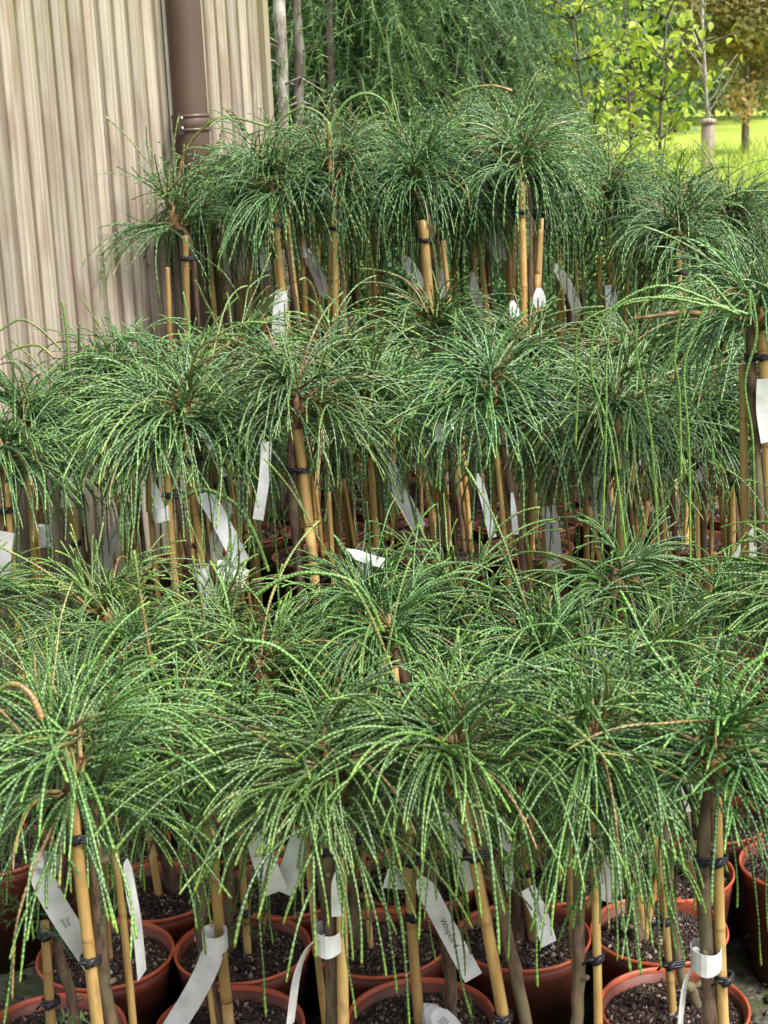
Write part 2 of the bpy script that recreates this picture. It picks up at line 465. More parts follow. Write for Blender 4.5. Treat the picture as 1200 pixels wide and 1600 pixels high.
# ------------------------------------------------------------------ potted plants
M_rim_shaded = simple('shaded_terracotta_rim', (0.13, 0.035, 0.020), (0.22, 0.055, 0.028), 20, 0.5, 0.4, 0.05)  # rims of the rear blocks, shade of the dark gap put into the colour
M_terra_shaded = simple('shaded_terracotta', (0.07, 0.022, 0.015), (0.11, 0.032, 0.019), 14, 0.5, 0.4)  # same pot plastic, darkened in colour as if in shade
def pot_meshes(D, H):
    R = D / 2
    b = MB()
    b.lathe([(R * 0.74, 0.012), (R * 0.76, 0.004), (R * 0.955, H - 0.030), (R * 0.962, H - 0.029), (R * 0.965, H - 0.0075), (R * 0.93, H - 0.0078), (R * 0.925, H - 0.06), (R * 0.70, 0.02)], 36)
    b.lathe([(0.0005, 0.010), (R * 0.74, 0.012)], 36)
    body = b.mesh('pot', M_terra if D < .25 else M_terra_shaded)
    b = MB()
    b.lathe([(R * 0.966, H - 0.010), (R * 0.995, H - 0.008), (R * 1.008, H - 0.004), (R * 1.0, H), (R * 0.978, H + 0.0005), (R * 0.962, H - 0.004), (R * 0.95, H - 0.009)], 48)
    rim = b.mesh('rim', M_rimterra if D < .25 else M_rim_shaded)
    soils = []
    for s in range(3):
        r = random.Random(s * 17 + int(D * 1000))
        b = MB()
        pts = [(0, 0.006)] + [(R * 0.94 * q, -0.0) for q in (0.3, 0.6, 0.85, 1.0)]
        b.lathe([(0.0008, H - 0.016)] + [(R * 0.925 * q, H - 0.016 - 0.010 * q * q + r.uniform(-.002, .002)) for q in (0.25, 0.5, 0.75, 1.0)], 28)
        soils.append(b.mesh('soil', M_soil))
    return body, rim, soils
POT = {0: (0.242, 0.235), 1: (0.27, 0.25), 2: (0.30, 0.27)}
POTM = {k: pot_meshes(*v) for k, v in POT.items()}

def chips_mesh(R, zc, n, seed, lo=0.0022, hi=0.0065):
    r = np.random.RandomState(seed)
    b = MB()
    base = np.array([(1, 0, 0), (-1, 0, 0), (0, 1, 0), (0, -1, 0), (0, 0, 1), (0, 0, -1)], float)
    F3 = np.array([(0, 2, 4), (2, 1, 4), (1, 3, 4), (3, 0, 4), (2, 0, 5), (1, 2, 5), (3, 1, 5), (0, 3, 5)])
    rr = R * np.sqrt(r.rand(n)); th = r.rand(n) * 2 * PI
    s = lo + (hi - lo) * r.rand(n) ** 2
    V = base[None] * (s[:, None, None] * r.uniform(0.5, 1.4, (n, 1, 3)))
    V = V + r.uniform(-0.25, 0.25, V.shape) * s[:, None, None]
    A = r.rand(n) * 2 * PI; ca, sa = np.cos(A), np.sin(A)
    X = V[:, :, 0] * ca[:, None] - V[:, :, 1] * sa[:, None]; Y = V[:, :, 0] * sa[:, None] + V[:, :, 1] * ca[:, None]
    V[:, :, 0], V[:, :, 1] = X, Y
    V[:, :, 2] += 0.25 * V[:, :, 0] * r.uniform(-1, 1, (n, 1))
    V += np.stack([rr * np.cos(th), rr * np.sin(th), zc - 0.010 * (rr / R) ** 2 + r.rand(n) * 0.004], -1)[:, None, :]
    rn = r.rand(n)
    C = np.zeros((n, 6, 4)); C[:, :, 1] = rn[:, None]
    b.add(V.reshape(-1, 3), None, (F3[None] + (np.arange(n) * 6)[:, None, None]).reshape(-1, 3), C.reshape(-1, 4))
    return b.mesh('compost_chips', M_chip, False)
CHIPS = {0: [chips_mesh(0.107, 0.235 - 0.014, 2600, s, .0015, .0052) for s in (1, 2, 3)],
         1: [chips_mesh(0.120, 0.25 - 0.014, 500, 4, .004, .009)], 2: [chips_mesh(0.133, 0.27 - 0.014, 450, 5, .005, .010)]}

def crown_mesh(seed, nb, per, Lr, rad, step, sides, spread=1.0, up=0.0, grav=(5.5, 11.0), woodn=2, fork=0.25, knob=0.06, mt=None, curtain=0.25):
    """a mop of drooping cord-like shoots on short woody branches; origin at the graft"""
    r = np.random.RandomState(seed)
    b = MB()
    def shoot(p, d, length, rd, g, rn, wood0, wood1=0.0, l0=0.0):
        n = max(6, int(length / step)); ds = length / n
        P = np.zeros((n + 1, 3)); P[0] = p
        d = d / np.linalg.norm(d)
        wob = r.normal(0, 1, 3) * 0.9
        g1 = np.array([0, 0, -1.0])
        for i in range(n):
            t = i / n
            perp = g1 - d * np.dot(g1, d)
            pull = g * (0.62 + 0.55 * t) * ds
            if r.rand() < 0.12: wob = r.normal(0, 1, 3) * 1.0
            d = d + perp * pull + wob * ds * 2.0
            d /= np.linalg.norm(d)
            P[i + 1] = P[i] + d * ds
        t = np.linspace(0, 1, n + 1)
        R = rd * (1.06 - 0.30 * t) * (1 + 0.16 * np.sin(t * r.uniform(9, 30) + r.rand() * 6)) ; R[-1] *= 0.75
        C = np.zeros((n + 1, 4), np.float32)
        C[:, 0] = t; C[:, 1] = rn; C[:, 2] = wood0 * (1 - t) ** 2 + wood1; C[:, 3] = l0 + t * length
        b.tube(P, R, sides, C, True, knob, 0, True)
        return P
    for k in range(nb):
        az = (k + r.rand() * 3) * 2 * PI / nb * 2.0
        el = math.radians(min(86, -12 + 74 * r.rand() ** 0.95 + up))
        d = np.array([math.cos(az) * math.cos(el), math.sin(az) * math.cos(el), math.sin(el)])
        bl = r.uniform(0.02, 0.11) * spread
        s0 = np.array([r.normal(0, .008), r.normal(0, .008), r.uniform(-0.045, 0.04)])
        tip = s0 + d * bl + np.array([0, 0, -0.01])
        Pb = np.array([s0, s0 * 0.5 + tip * 0.5 + (0, 0, 0.006), tip])
        b.tube(Pb, [0.0034, 0.0028, 0.0022], 5, np.array([[0, .3, .9, 0], [0, .3, .5, .05], [0, .5, .1, .1]]), True)
        m = int(per * r.uniform(0.6, 1.4))
        for q in range(m):
            sp = r.normal(0, 1, 3) * np.array([0.38, 0.38, 0.22])
            dd = d + sp
            f = r.uniform(0.25, 1.0)
            p = Pb[0] * (1 - f) + tip * f + r.normal(0, 0.004, 3)
            ln = r.uniform(*Lr) * (0.55 + 0.45 * r.rand())
            rn = np.clip(r.normal(0.45, 0.28), 0, 1)
            ln *= 1.0 - 0.42 * max(0.0, math.sin(el)) ** 1.5
            w = 0.7 if r.rand() < 0.07 else 0.0
            w1 = r.uniform(.45, .9) if r.rand() < 0.045 else 0.0
            P = shoot(p, dd, ln, rad * r.uniform(0.78, 1.15), r.uniform(*grav), rn, w, w1)
            if r.rand() < fork and len(P) > 12:
                i = int(len(P) * r.uniform(0.45, 0.85))
                td = P[i] - P[i - 1]; td /= np.linalg.norm(td)
                shoot(P[i], td + r.normal(0, 0.3, 3), ln * r.uniform(0.15, 0.45), rad * 0.85, r.uniform(*grav), rn, 0)
    for k in range(int(nb * curtain)):                      # long cords hanging almost straight down
        a = r.rand() * 2 * PI; rr = r.uniform(.03, .13) * spread
        shoot(np.array([math.cos(a) * rr, math.sin(a) * rr, r.uniform(-.03, .03)]), np.array([math.cos(a) * .8, math.sin(a) * .8, r.uniform(-.4, .5)]), r.uniform(Lr[1] * .7, Lr[1] * 1.15), rad * .9, grav[1] * 1.6, r.rand() * .5, 0)
    for k in range(woodn):                                   # a few long woody orange leaders
        az = r.rand() * 2 * PI; el = math.radians(r.uniform(35, 80))
        d = np.array([math.cos(az) * math.cos(el), math.sin(az) * math.cos(el), math.sin(el)])
        shoot(np.zeros(3), d, r.uniform(*Lr) * 1.15, rad * 1.25, grav[0] * 0.8, 0.8, 0.9, 0.25)
    # knuckle of the graft
    b.tube([(0, 0, -0.05), (0.003, 0, -0.02), (0, 0.003, 0.012), (0, 0, 0.035)], [0.011, 0.014, 0.013, 0.006], 8, np.array([0, .2, .95, 0]))
    return b.mesh('crown', mt or M_strand2)

CROWN = {0: [crown_mesh(100 + s, 23, 9.5, (0.15, 0.34), 0.00225, 0.0042, 4, 1.0, grav=(5.5, 12.5), woodn=1, knob=0.11, mt=M_strand) for s in range(6)],
         1: [crown_mesh(200 + s, 26, 10, (0.17, 0.38), 0.0026, 0.0075, 4, 1.15, grav=(5.5, 11.5), woodn=2, curtain=0.4) for s in range(5)],
         2: [crown_mesh(300 + s, 28, 11, (0.19, 0.42), 0.0028, 0.011, 3, 1.4, grav=(5.5, 11.0), woodn=3, curtain=0.55) for s in range(5)]}
SPARSE = crown_mesh(401, 15, 9, (0.24, 0.42), 0.0026, 0.011, 3, 1.2, grav=(4.0, 8.0), woodn=3)

def cane_mesh(p0, p1, r0, seed):
    r = random.Random(seed)
    p0, p1 = Vector(p0), Vector(p1); Ln = (p1 - p0).length
    ts, rs, nd = [], [], []
    z = 0.0; nxt = r.uniform(0.06, 0.22)
    side = Vector((r.uniform(-1, 1), r.uniform(-1, 1), 0)) * 0.004
    while z < Ln:
        ts.append(z); rs.append(r0 * (1 - 0.12 * z / Ln)); nd.append(0.0)
        if nxt < Ln - 0.03 and z < nxt <= z + 0.05:
            for dz, k, c in ((-0.006, 1.0, 0.0), (-0.0015, 1.09, 0.6), (0.0005, 0.98, 1.0), (0.0025, 1.08, 0.4), (0.007, 1.0, 0.0)):
                ts.append(nxt + dz); rs.append(r0 * (1 - 0.12 * nxt / Ln) * k); nd.append(c)
            z = nxt + 0.02; nxt += r.uniform(0.16, 0.30)
        else: z += 0.05
    ts.append(Ln); rs.append(rs[-1]); nd.append(0.0)
    P = [p0 + (p1 - p0) * (q / Ln) + side * math.sin(PI * q / Ln) for q in ts]
    C = np.zeros((len(P), 4)); C[:, 2] = nd
    b = MB(); b.tube([tuple(q) for q in P], rs, 10, C)
    return b.mesh('cane', M_cane)

def stem_mesh(pts, r0, r1, seed):
    r = random.Random(seed)
    # smooth catmull through pts, with wobble and a few knuckles
    P = [Vector(p) for p in pts]; P = [P[0]] + P + [P[-1]]
    Q = []
    for i in range(1, len(P) - 2):
        for k in range(9):
            t = k / 9
            Q.append(0.5 * ((2 * P[i]) + (P[i + 1] - P[i - 1]) * t + (2 * P[i - 1] - 5 * P[i] + 4 * P[i + 1] - P[i + 2]) * t * t + (3 * P[i] - P[i - 1] - 3 * P[i + 1] + P[i + 2]) * t ** 3))
    Q.append(P[-2])
    n = len(Q); R = []
    for i in range(n):
        Q[i] = Q[i] + Vector((r.uniform(-1, 1), r.uniform(-1, 1), 0)) * 0.0013
        R.append((r0 + (r1 - r0) * i / n) * (1.22 if r.random() < 0.10 else r.uniform(0.93, 1.06)))
    b = MB(); b.tube([tuple(q) for q in Q], R, 9)
    for k in range(3):                                        # pruned stubs
        i = r.randrange(3, n - 3); a = r.uniform(0, 2 * PI); q = Q[i]
        d = Vector((math.cos(a), math.sin(a), 0.6)) * (R[i] + 0.009)
        b.tube([tuple(q), tuple(q + d)], [0.005, 0.004], 6)
    return b.mesh('stem', M_stem)

def tie_mesh(c1, c2, r1, r2, z, seed):
    """black rubber band looped twice round cane and stem with a knotted tail"""
    r = random.Random(seed); b = MB()
    c1, c2 = Vector((c1.x, c1.y, 0)), Vector((c2.x, c2.y, 0))
    d = (c2 - c1); dl = max(d.length, 1e-4); d /= dl; nrm = Vector((-d.y, d.x, 0))
    for w in range(3):
        P = []; tilt = r.uniform(-0.12, 0.12)
        for k in range(25):
            t = 2 * PI * k / 24
            rr = r1 if math.cos(t) < 0 else r2
            cc = c1 if math.cos(t) < 0 else c2
            q = cc + d * math.cos(t) * (rr + 0.0025) + nrm * math.sin(t) * (rr + 0.0025)
            P.append((q.x, q.y, z + (w - 1) * 0.0042 + tilt * math.cos(t) * 0.02))
        b.tube(P, 0.0024, 6, None, False)
    f = c1 + Vector((0, -1, 0)) * (r1 + 0.005) + d * 0.004
    b.tube([(f.x - 0.006, f.y, z - 0.006), (f.x, f.y - 0.003, z), (f.x + 0.006, f.y, z + 0.007)], [0.004, 0.0065, 0.003], 7)
    b.tube([(f.x, f.y, z), (f.x - 0.014, f.y - 0.004, z + 0.004), (f.x - 0.022, f.y, z - 0.006)], 0.0022, 5)
    return b.mesh('tie', M_tie)

def ribbon(b, P, widths, nrm, th=0.0006):
    P = [Vector(p) for p in P]; n = len(P)
    V, Fq = [], []
    for i, p in enumerate(P):
        t = (P[min(i + 1, n - 1)] - P[max(i - 1, 0)]).normalized()
        nn = Vector(nrm[i] if isinstance(nrm, list) else nrm)
        w = t.cross(nn).normalized() * widths[i] / 2
        nn = w.cross(t).normalized() * (th / 2)
        V += [tuple(p - w - nn), tuple(p + w - nn), tuple(p + w + nn), tuple(p - w + nn)]
    for i in range(n - 1):
        for k in range(4):
            Fq.append((i * 4 + k, i * 4 + (k + 1) % 4, (i + 1) * 4 + (k + 1) % 4, (i + 1) * 4 + k))
    Fq += [(0, 3, 2, 1), ((n - 1) * 4, (n - 1) * 4 + 1, (n - 1) * 4 + 2, (n - 1) * 4 + 3)]
    b.add(V, Fq)

FONT_MESH = {}
def text_mesh(s, size):
    if (s, size) in FONT_MESH: return FONT_MESH[(s, size)]
    cu = bpy.data.curves.new('lettering', 'FONT'); cu.body = s; cu.size = size; cu.align_x = 'CENTER'; cu.align_y = 'CENTER'
    cu.resolution_u = 3; cu.space_line = 0.95
    o = bpy.data.objects.new('lettering_source', cu); S.collection.objects.link(o)
    dg = bpy.context.evaluated_depsgraph_get()
    me = bpy.data.meshes.new_from_object(o.evaluated_get(dg))
    bpy.data.objects.remove(o); bpy.data.curves.remove(cu)
    me.name = 'lettering'
    me.materials.clear(); me.materials.append(M_ink)
    FONT_MESH[(s, size)] = me
    return me

def add_tag(root, pts, width, nrm=(0.05, -1, 0.15), cuff=None, cuff_h=0.024, cuff_r=0.016, text=None, pointed=True, hole=False):
    """pts: world points of the tail, first one at the stem"""
    b = MB(); base = root.location
    P = [Vector(p) - base for p in pts]
    # resample
    Q = []
    for i in range(len(P) - 1):
        for k in range(4): Q.append(P[i].lerp(P[i + 1], k / 4))
    Q.append(P[-1])
    for _ in range(2):
        Q = [Q[0]] + [(Q[i - 1] + Q[i] * 2 + Q[i + 1]) / 4 for i in range(1, len(Q) - 1)] + [Q[-1]]
    wd_ = [width] * len(Q)
    if pointed: wd_[0] = width * 0.4; wd_[1] = width * 0.75
    ribbon(b, Q, wd_, nrm)
    if cuff is not None:
        c = Vector(cuff) - base
        arc = [(c.x + cuff_r * math.cos(t), c.y + cuff_r * 1.15 * math.sin(t), c.z + 0.002 * math.cos(t * 2)) for t in np.linspace(0, 2 * PI, 19)]
        V, Fq = [], []
        for i, p in enumerate(arc):
            o2 = Vector((p[0] - c.x, p[1] - c.y, 0)).normalized() * 0.0007
            for s_, oo in ((-1, 0), (1, 0), (1, 1), (-1, 1)):
                V.append((p[0] + o2.x * oo, p[1] + o2.y * oo, p[2] + s_ * cuff_h / 2 * (0.93 + 0.07 * math.cos(i))))
        for i in range(len(arc) - 1):
            for k in range(4): Fq.append((i * 4 + k, (i + 1) * 4 + k, (i + 1) * 4 + (k + 1) % 4, i * 4 + (k + 1) % 4))
        b.add(V, Fq)
    tg = link('plant_label', b.mesh('plant_label', M_label, False), root)
    if text:
        for s, size, f in text:
            i = int(f * (len(Q) - 1)); i = min(max(i, 1), len(Q) - 2)
            t = (Q[i + 1] - Q[i - 1]).normalized()
            nn = Vector(nrm); nn = (nn - t * nn.dot(t)).normalized()
            if nn.dot(Vector((0, -1, 0.2))) < 0: nn = -nn
            yv = nn.cross(t)
            Mx = Matrix((t, yv, nn)).transposed().to_4x4()
            Mx.translation = Q[i] + nn * 0.0012
            lo = link('lettering', text_mesh(s, size), tg)
            lo.matrix_local = Mx
    return tg

ALL = []
WORDS = {0: 'short', 1: 'medium', 2: 'tall'}
def plant(blk, row, foot, top, cane_r, crown=None, crown_off=(0, 0.015, 0.05), scale=1.0, rotz=None, potc=None, tie_d=0.06,
          stem_side=1, label=None, extra=None, sparse=False, second=False, note=None, stem_r=0.0095):
    """foot/top: world points of the cane; potc: (x, y) of the pot"""
    D, H = POT[blk]
    soil = H - 0.018
    foot, top = Vector(foot), Vector(top)
    if potc is None: potc = (foot.x, foot.y)
    root = thing('potted_conifer', 'x', 'potted tree', (potc[0], potc[1], 0.004), 'weeping whipcord conifers in terracotta pots')
    base = root.location
    sd_ = len(ALL) * 7 + 3
    r = random.Random(sd_)
    body, rim, soils = POTM[blk]
    pt = link('pot', body, root); pt.rotation_euler[2] = r.uniform(0, 6)
    link('rim', rim, pt)
    link('soil', soils[sd_ % 3], pt)
    ch = link('compost_chips', CHIPS[blk][sd_ % len(CHIPS[blk])], pt, kind='stuff'); ch.rotation_euler[2] = r.uniform(0, 6)
    link('cane', cane_mesh(foot - base, top - base, cane_r, sd_), root)
    cc = top + Vector(crown_off)
    for tp2, bp2, w2 in (extra or []):
        t2, q2 = at(*tp2, foot.y + .05), at(*bp2, foot.y + .05)
        f2 = t2 + (q2 - t2) * ((t2.z - foot.z) / (t2.z - q2.z))
        link('cane', cane_mesh(f2 - base, t2 - base, w2 * 2.3 / F_PX / 2, sd_ + 5), root)
    for _k in range(0 if extra else (1 if r.random() < .4 else 0) if blk == 0 else r.choice((1, 2, 2, 3))):
        f2 = foot + Vector((r.uniform(-.07, .07), r.uniform(0, .06), 0)); t2 = foot.lerp(top, r.uniform(.75, 1.0)) + Vector((r.uniform(-.07, .07), r.uniform(.01, .03), 0))
        link('cane', cane_mesh(f2 - base, t2 - base, cane_r * r.uniform(.5, .8), sd_ + 5 + _k), root)
    sr = stem_r * r.uniform(0.85, 1.2) * (1, .78, .8)[blk]
    side = stem_side * (cane_r + sr + 0.002)
    dirn = (top - foot).normalized()
    tz = top - dirn * tie_d
    tp = tz + Vector((side, 0.004, 0))
    s0 = Vector((foot.x + stem_side * r.uniform(.012, .05) + (potc[0] - foot.x) * .15, max(foot.y, potc[1]) + r.uniform(-.01, .03), soil - 0.02))
    mid1 = s0.lerp(tp, 0.45) + Vector((r.uniform(-.018, .018), 0.006, 0))
    link('stem', stem_mesh([s0 - base, mid1 - base, tp - base, cc - base + Vector((0, 0, -0.03))], sr * 1.15, sr * 0.95, sd_), root)
    link('tie', tie_mesh(tz - base, tp - base, cane_r, sr, (tz - base).z, sd_), root)
    if r.random() < 0.5 or second:
        zt = foot.lerp(top, r.uniform(0.35, 0.6)) - base
        # lower tie hugs the cane only
        link('tie', tie_mesh(zt, zt + Vector((0.003, 0.004, 0)), cane_r, cane_r, zt.z, sd_ + 1), root)
    me = SPARSE if sparse else CROWN[blk][(sd_ // 7) % len(CROWN[blk])] if crown is None else CROWN[blk][crown]
    cr = link('crown', me, root, cc - base, kind='stuff')
    cr.rotation_euler = (r.uniform(-.08, .08), r.uniform(-.08, .08), rotz if rotz is not None else r.uniform(0, 2 * PI))
    cr.scale = (scale * r.uniform(.92, 1.12), scale * r.uniform(.92, 1.12), scale * r.uniform(.9, 1.08))
    ALL.append(dict(o=root, blk=blk, row=row, x=potc[0], y=potc[1], label=label, cc=cc, stem=tp, note=note, foot=foot, top=top))
    return root

def px_plant(blk, row, tpx, bpx, Y, wpx, pot=None, **kw):
    """cane given by two points seen in the photograph, standing at ground distance Y"""
    D, H = POT[blk]
    t, q = at(*tpx, Y), at(*bpx, Y)
    k = (t.z - (H - 0.05)) / (t.z - q.z)
    foot = t + (q - t) * k
    depth = -(ROT.transposed() @ (t - Vector((0, 0, CAM_H)))).z
    rr = wpx * depth / F_PX / 2
    if pot is None: potc = (foot.x + rnd.uniform(-.04, .04), Y + rnd.uniform(-0.02, 0.04))
    else: potc = pot
    fx = min(max(foot.x, potc[0] - D * 0.40), potc[0] + D * 0.40)
    foot.x = fx
    return plant(blk, row, foot, t, rr, potc=potc, **kw)

# ---- short block: hexagonal rows
SP = 0.2445
def grid_x(row):
    x2 = at_z(985, 1478, 0.22).x
    return x2 - 6 * SP + (SP / 2 if row % 2 else 0)
def nearest_pot(row, x):
    g = grid_x(row); return g + round((x - g) / SP) * SP
ROWY = [2.03, 2.262, 2.51, 2.735, 2.96]
used = []
SPEC = []
def foot_x(row, tpx, bpx):
    Y = ROWY[row]; t, q = at(*tpx, Y), at(*bpx, Y)
    return (t + (q - t) * ((t.z - 0.2) / (t.z - q.z))).x
def sp(row, tpx, bpx, w, **kw):
    SPEC.append([row, tpx, bpx, w, kw]); return len(SPEC) - 1
def build_specs():
    out = [None] * len(SPEC)
    for row in range(5):
        ids = sorted([i for i, q in enumerate(SPEC) if q[0] == row], key=lambda i: foot_x(row, SPEC[i][1], SPEC[i][2]))
        if not ids: continue
        f = [foot_x(row, SPEC[i][1], SPEC[i][2]) for i in ids]; x = list(f)
        for _ in range(300):                       # neighbouring pots push each other apart
            for k in range(len(x) - 1):
                gap = 0.243 - (x[k + 1] - x[k])
                if gap > 0: x[k] -= gap / 2; x[k + 1] += gap / 2
            for k in range(len(x)): x[k] += (f[k] - x[k]) * 0.02
        for k, i in enumerate(ids):
            r_, tpx, bpx, w, kw = SPEC[i]
            out[i] = px_plant(0, row, tpx, bpx, ROWY[row], w, pot=(x[k], ROWY[row]), **kw)
            used.append((row, x[k]))
    return out
A_ = sp(0, (112, 1250), (152, 1600), 22, label='large drooping conifer at the front left beside a tied white Whipcord label', extra=[((180, 1330), (205, 1600), 13)], stem_side=1, tie_d=0.055, crown_off=(0.0, 0.01, 0.055), second=False, scale=1.12, stem_r=0.0105)
B_ = sp(1, (328, 1292), (358, 1600), 19, label='conifer whose thin stem wears a white looped label above a long white tail', stem_side=-1, crown_off=(-0.05, 0.03, 0.10), tie_d=0.03, scale=.95)
C_ = sp(0, (533, 1290), (537, 1600), 20, label='front conifer with stout dark stem and a curved white label left of its cane', extra=[((478, 1290), (512, 1600), 12)], stem_side=-1, crown_off=(-0.01, 0.01, 0.07), tie_d=0.035, stem_r=0.0105, scale=1.05)
D_ = sp(0, (722, 1248), (786, 1600), 21, label='front conifer on a strongly slanting bamboo cane with a twisted reddish stem', stem_side=1, tie_d=0.085, crown_off=(-0.01, 0.02, 0.06), scale=1.08)
E_ = sp(0, (1120, 1240), (1133, 1600), 19, label='front right conifer with a crumpled white label loop low on its stem', stem_side=-1, tie_d=0.10, crown_off=(-0.005, 0.01, 0.055), scale=1.1)
F_ = sp(1, (70, 1440), (80, 1600), 17, label='small conifer with a short black-topped cane behind the front left plant', stem_side=1, tie_d=0.02, crown_off=(0.06, 0.05, 0.28), scale=.9)
G_ = sp(1, (637, 1288), (657, 1600), 18, label='conifer with a long white Whipcord label hanging right of its orange cane', stem_side=1, crown_off=(0.01, 0.03, 0.1), stem_r=0.009)
I_ = sp(0, (925, 1255), (932, 1600), 15, label='front conifer with a straight pale cane banded black near the top', extra=[((885, 1240), (905, 1600), 12)], stem_side=-1, tie_d=0.055, crown_off=(0.0, 0.02, 0.07))
J_ = sp(1, (1022, 1290), (1052, 1600), 14, label='second-row conifer with a mossy leaning cane left of the crumpled label', stem_side=1, tie_d=0.24, crown_off=(0.01, 0.02, 0.1))
Q_ = sp(2, (812, 1230), (845, 1595), 15, label='third-row conifer whose cane leans to the right of the twisted stem', stem_side=-1, crown_off=(-.01, .02, .08))
R_ = sp(2, (988, 1270), (1009, 1470), 14, label='third-row conifer whose brown cane ends in open dark compost at the right', stem_side=-1, crown_off=(-.03, .02, .12))
T_ = sp(2, (560, 1260), (578, 1465), 10, label='third-row conifer with a slim cane behind the stout front stem', stem_side=-1, crown_off=(0, .02, .1))
U_ = sp(2, (372, 1260), (392, 1560), 13, label='third-row conifer in the pot behind the white looped label', stem_side=-1, crown_off=(0, .02, .1))
V_ = sp(2, (150, 1250), (172, 1500), 12, label='third-row conifer in the leftmost pot with a bright orange rim', stem_side=-1, crown_off=(0, .02, .1))

(A_, B_, C_, D_, E_, F_, G_, I_, J_, Q_, R_, T_, U_, V_) = build_specs()
H_, K_, L_ = I_, C_, A_
def in_frame(p, m=0):
    q = ROT.transposed() @ (Vector(p) - Vector((0, 0, CAM_H)))
    x = 600 + F_PX * q.x / -q.z; y = 800 - F_PX * q.y / -q.z
    return -m < x < 1200 + m and -m < y < 1600 + m
def auto(blk, row, x, y, h, scale=1.0, cane=0.0075, lean=0.04, **kw):
    foot = Vector((x + rnd.uniform(-.05, .05), y + rnd.uniform(-.04, .01), POT[blk][1] - 0.05))
    top = Vector((x + rnd.uniform(-lean, lean), y + rnd.uniform(-.03, .02), h))
    return plant(blk, row, foot, top, cane * rnd.uniform(0.85, 1.2), potc=(x, y), scale=scale,
                 crown_off=(rnd.uniform(-.02, .02), .015, .06), stem_side=rnd.choice((-1, 1)), **kw)
for row in range(5):
    Y = ROWY[row]
    for i in range(0, 12):
        x = grid_x(row) + i * SP
        if any(r_ == row and abs(xx - x) < 0.205 for r_, xx in used): continue
        h = (0.69, 0.68, 0.66, 0.64, 0.63)[row] + rnd.uniform(-.045, .04)
        if not in_frame((x, Y, h), 190 if row < 3 else 110): continue
        if row < 2 and not in_frame((x, Y, h), 190): continue
        if row < 4 and x < at_z(105, 1478, .22).x: continue
        auto(0, row, x + rnd.uniform(-.012, .012), Y + rnd.uniform(-.012, .012), h, scale=rnd.uniform(.92, 1.1))

# ---- medium block
MY = [3.46, 3.75, 4.04, 4.33]
used_m = []
def mp(row, tpx, bpx, w, **kw):
    rt = px_plant(1, row, tpx, bpx, MY[row] + rnd.uniform(-.02, .02), w, **kw); used_m.append((row, rt.location.x)); return rt
mp(1, (42, 690), (55, 865), 13, label='medium conifer beside the timber wall with a white label cuff on its cane', tie_d=0.07, scale=.95)
mp(2, (108, 690), (120, 860), 9, label='medium conifer by the wall with one bare upright shoot above its crown')
mp(0, (258, 705), (272, 870), 13, label='medium conifer with a black-tied cane and a curled white label below', tie_d=0.10)
mp(0, (292, 685), (318, 890), 13, label='medium conifer with an orange-brown cane and broad white label at its foot', tie_d=0.05)
mp(0, (465, 672), (487, 880), 17, label='full round medium conifer on two pale canes in the centre left', crown=1, scale=1.05, tie_d=0.09, stem_side=-1, stem_r=0.011)
mp(1, (575, 668), (588, 870), 12, label='medium conifer with twin canes left of a slanting white label')
mp(2, (527, 690), (529, 860), 11)
mp(2, (690, 660), (697, 830), 10)
mp(0, (770, 650), (790, 860), 9, label='medium conifer with slim stem and narrow white label near the middle')
mp(0, (965, 688), (970, 865), 15, label='medium conifer with a stout straight cane beside a shiny crumpled label', crown=2, scale=1.08, tie_d=0.07, stem_side=1)
mp(1, (845, 680), (850, 850), 11)
mp(2, (915, 700), (918, 850), 10)
mp(1, (1030, 690), (1040, 850), 11)
mp(1, (1085, 690), (1090, 850), 11)
mp(2, (1140, 720), (1143, 850), 12, label='medium conifer at the right with a white folded label on its cane')
BIG = px_plant(1, 0, (1190, 520), (1204, 800), 3.22, 19, label='large overhanging conifer at the right edge with long hanging cords', tie_d=0.05, crown=3, scale=.98, stem_side=-1, crown_off=(-.01, 0, .05), rotz=1.1, stem_r=.012)
used_m.append((0, BIG.location.x))
def wall_clear(x, y):
    return (Vector((x, y, 0)) - Vector((wA.x, wA.y, 0))).dot(wn)
for row in range(4):
    for i in range(-8, 9):
        x = i * 0.28 + (0.14 if row % 2 else 0) + 0.03
        Y = MY[row] + rnd.uniform(-.02, .02)
        if wall_clear(x, Y) < 0.20: continue
        if any(r_ == row and abs(xx - x) < 0.19 for r_, xx in used_m): continue
        h = 0.92 + rnd.uniform(-.05, .05) + 0.012 * row
        if not in_frame((x, Y, h), 60): continue
        auto(1, row, x, Y, h, scale=rnd.uniform(.95, 1.12), cane=0.009)

# ---- tall block
TY = [4.95, 5.28, 5.61, 5.94, 6.27]
used_t = []
def tp_(row, tpx, bpx, w, **kw):
    rt = px_plant(2, row, tpx, bpx, TY[row], w, **kw); used_t.append((row, rt.location.x)); return rt
tp_(0, (290, 368), (292, 470), 12, label='sparse brownish conifer nearest the wall with thin drooping dark shoots', sparse=True, tie_d=0.07, crown_off=(-0.03, 0.0, .06), rotz=2.0, scale=1.0)
tp_(1, (322, 335), (334, 460), 10, label='tall conifer on a leaning orange cane next to the wall', scale=.8)
tp_(0, (427, 315), (446, 480), 13, label='tall conifer with a light leaning cane right of the downpipe', tie_d=0.07, scale=.95)
tp_(1, (393, 325), (391, 470), 9, scale=.9)
tp_(1, (470, 330), (477, 470), 9, scale=.95)
tp_(0, (522, 300), (524, 475), 12, label='tall conifer with a yellow upright shoot above its crown', tie_d=0.11, scale=.9)
tp_(0, (661, 345), (673, 480), 16, label='tall conifer with the stoutest flat-cut cane top in the middle', tie_d=0.06, crown_off=(-.02, 0.02, .13), scale=.95, second=True)
